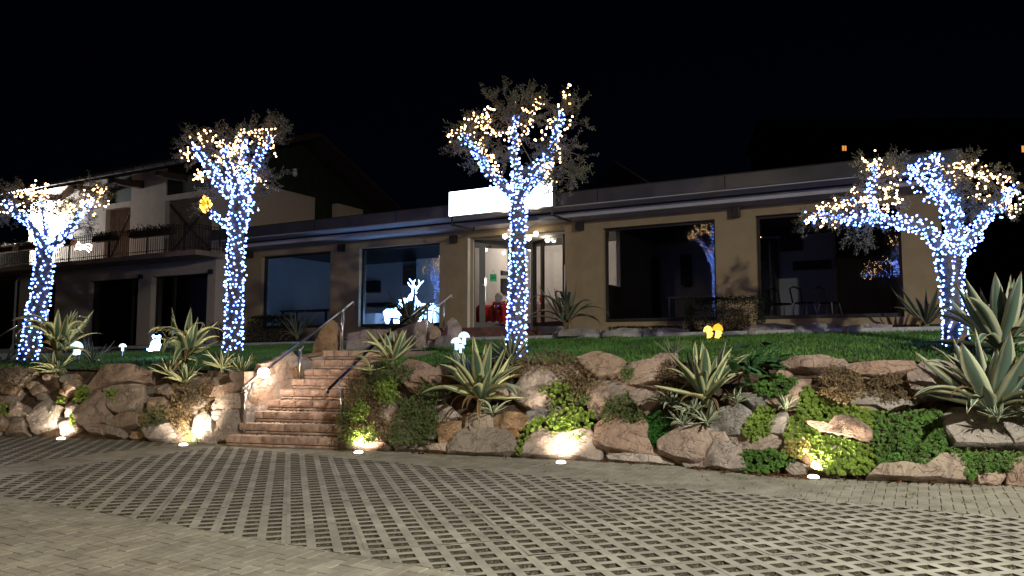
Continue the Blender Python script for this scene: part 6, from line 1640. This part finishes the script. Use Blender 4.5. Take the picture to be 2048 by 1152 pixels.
olive(15.6, [(467,703,19), (467,660,18), (468,600,17.5), (470,540,17), (473,480,18), (477,440,20), (480,405,20), (482,392,18)],
 [[(473,400,10,0), (447,378,9,-.1), (425,348,8,-.2), (408,318,6,-.2), (388,296,4,-.2)], [(486,398,10,0), (500,365,9,.1), (506,335,7,.1), (524,302,5,.1), (543,272,3,0)], [(479,396,9,0), (468,360,7,-.3), (456,325,5,-.3), (448,295,3,-.3)], [(462,455,6,-.1), (440,440,5,-.3), (420,424,3.5,-.4)], [(488,404,8,0), (512,418,5,-.2)], [(482,394,8,0), (482,352,6,.3), (486,312,4,.3), (492,280,2.5,.3)]],
 [[(352,310), (372,268), (428,260), (480,247), (530,240), (566,228), (570,270), (560,312), (566,350), (540,388), (508,368), (470,360), (425,362), (390,352), (368,335)], [(385,420), (400,388), (430,392), (432,425), (405,435)]],
 [[(368,300), (376,325), (385,300)], [(370,285), (400,276), (440,290), (470,288)], [(425,270), (455,296), (480,270), (505,265)], [(480,275), (515,262), (545,258), (550,290), (548,312)], [(392,342), (402,358), (398,345)], [(500,350), (525,362), (520,370)], [(455,330), (480,322), (470,345)]],
 [([(372,290), (440,275), (530,255), (550,300), (470,330), (400,320)], 95), ([(440,320), (520,300), (520,360), (460,365)], 36), ([(388,335), (410,340), (405,365), (392,360)], 12)],
 'olive tree beside the stairs with a flat topped crown', 17, 'warm white string lights in the flat topped crown beside the stairs', 'cold white string lights wound on the trunk beside the stairs', nodes=140, cold_extra=[[(400,310), (430,345), (465,375)], [(415,320), (450,350)]], depth=.8)
olive(17.0, [(54,722,16), (60,690,17.5), (68,650,18.5), (77,610,19.5), (83,570,18.5), (88,530,18), (91,500,18), (93,485,18)],
 [[(88,492,10,0), (70,462,8,-.1), (50,438,6.5,-.2), (28,420,5,-.2), (12,402,3,-.2)], [(97,492,10,0), (125,470,8,.1), (148,445,6,.1), (165,422,4,.1), (185,395,3,0)], [(92,488,8,0), (92,455,6,.2), (86,425,4,.2), (84,400,3,.2)], [(97,494,7,0), (118,485,5,-.3), (135,470,3,-.4)]],
 [[(-25,440), (-12,392), (40,368), (90,388), (140,398), (178,364), (212,366), (208,410), (182,432), (130,428), (60,436), (15,452)], [(150,455), (175,432), (200,440), (190,470), (165,470)]],
 [[(-5,412), (20,395), (45,388), (60,400)], [(60,395), (85,388), (110,402), (135,418)], [(140,415), (160,405), (188,412), (190,380), (204,372)], [(200,378), (203,410), (195,415)], [(20,430), (0,420)], [(120,420), (150,432), (170,418)]],
 [([(-10,415), (40,380), (120,395), (170,405), (150,435), (60,420)], 85), ([(165,410), (185,372), (208,370), (204,415)], 22)],
 'leaning olive tree at the far left before the balcony', 23, 'warm white string lights in the crown of the far left olive', 'cold white string lights wound on the leaning far left trunk', nodes=110, cold_extra=[[(15,405), (40,430), (70,455)], [(130,470), (165,420)], [(85,400), (92,470)]])
olive(11.2, [(1914,712,26), (1912,690,25), (1911,655,24), (1908,610,23), (1904,560,23), (1900,530,26), (1900,512,26)],
 [[(1890,520,13,0), (1876,486,12,-.1), (1852,458,11,-.2), (1810,447,10,-.3), (1770,440,8,-.3), (1744,425,5,-.3)], [(1898,516,12,0), (1905,470,11,.2), (1898,422,9,.2), (1868,380,7,.1), (1840,352,6,0), (1816,340,4,0)], [(1910,518,12,0), (1918,470,11,.1), (1912,420,9,.2), (1888,370,7,.3), (1862,332,5,.3), (1875,312,4,.3)], [(1914,520,12,0), (1942,478,11,.1), (1968,438,9,.2), (2000,412,6,.2), (2028,378,4,.1)], [(1760,436,5,-.3), (1700,440,3.5,-.3), (1650,432,2.5,-.3), (1610,438,2,-.3)], [(1745,425,4,-.3), (1740,380,3,-.2), (1748,330,2,-.2)]],
 [[(1588,442), (1640,408), (1698,396), (1702,345), (1742,300), (1790,320), (1812,372), (1800,420), (1762,412), (1752,450), (1725,500), (1692,472), (1625,456)], [(1846,345), (1880,312), (1930,308), (1990,328), (2045,358), (2044,432), (1990,420), (1952,428), (1915,398), (1868,372)], [(1900,412), (1930,440), (1940,470), (1910,470)]],
 [[(1602,446), (1622,432), (1650,440), (1665,420)], [(1630,425), (1655,405), (1652,432)], [(1668,400), (1690,405), (1680,420)], [(1760,300), (1752,330), (1735,345)], [(1850,330), (1880,345), (1920,335), (1960,352)], [(1990,335), (2030,365), (2038,400), (2010,428)]],
 [([(1600,448), (1650,415), (1690,400), (1680,440)], 34), ([(1698,385), (1722,335), (1760,312), (1800,345), (1808,385), (1770,420), (1720,410)], 110), ([(1870,330), (1920,318), (1990,345), (2040,385), (2035,425), (1980,420), (1920,370)], 120)],
 'short spreading olive tree at the right with boughs wound in lights', 31, 'warm white string lights in the spreading crown of the right olive', 'cold white string lights wound on the right trunk and its boughs', nodes=135, pitch=.07, step=.062, br=.0185, cold_extra=[[(1808,340), (1840,322), (1876,312)], [(1815,350), (1835,380), (1862,400)], [(1745,415), (1770,440), (1800,450)], [(1690,402), (1740,400)], [(1960,440), (2000,410), (2030,375)], [(1880,400), (1890,350)]], hang=.15, depth=.6)
# orange ball of lights in the second tree
p = at_Y(412, 408, 15.2); t = thing('light_ball', p, 'orange ball of lights hanging in the olive beside the stairs', 'light decoration'); m = MB(); r = random.Random(3)
for _ in range(26): d = V((r.gauss(0, 1), r.gauss(0, 1), r.gauss(0, 1.2))).normalized(); bulb(m, p + V((d.x * .10, d.y * .10, d.z * .16)), .032)
m.build('bulbs', emis('amber_led', (1.0, .55, .06), 9), t, kind='stuff'); m = MB(); m.ball(p, .09, 10, 7, (1, 1, 1.5)); m.build('core', emis('amber_core', (1.0, .40, .02), 1.2), t, smooth=True)

# ================================================================== STREET LAMPS BEHIND THE CAMERA
def street_lamp(x, y, h, P, col, lab, aim):
    t = thing('street_lamp', V((x, y, 0)), lab, 'street lamp'); m = MB(); m.tube([(x, y, 0), (x, y, h)], [.09, .055], 10); m.build('pole', M_zinc, t, smooth=True)
    d = (V(aim) - V((x, y, 0))); d.z = 0; d.normalize(); e = V((x, y, h)) + d * 1.1 + V((0, 0, .12))
    m = MB(); m.tube([(x, y, h - .05), V((x, y, h + .1)) + d * .4, e], .035, 8); m.build('arm', M_zinc, t, smooth=True)
    m = MB(); m.bar(e - d * .05 + V((0, 0, .03)), e + d * .6 + V((0, 0, .03)), .28, .10); m.build('head', M_frame, t, bevel=.02)
    m = MB(); m.bar(e + d * .02 - V((0, 0, .03)), e + d * .54 - V((0, 0, .03)), .2, .02); m.build('lens', emis('street_lens_%d' % int(P), col, 30), t)
    lamp('bulb', 'SPOT', e + d * .3 - V((0, 0, .10)), P, col, t, .12, aim=aim, spot=radians(132), blend=1.0)
street_lamp(8.3, -2.6, 7.0, P_STREET, C_STREET, 'tall street lamp behind the viewer lighting the forecourt', (4.3, 3.2, 0))
street_lamp(-9.0, -2.0, 6.5, P_SODIUM, C_SODIUM, 'amber street lamp at the left behind the viewer', (-7.5, 4.5, 0))
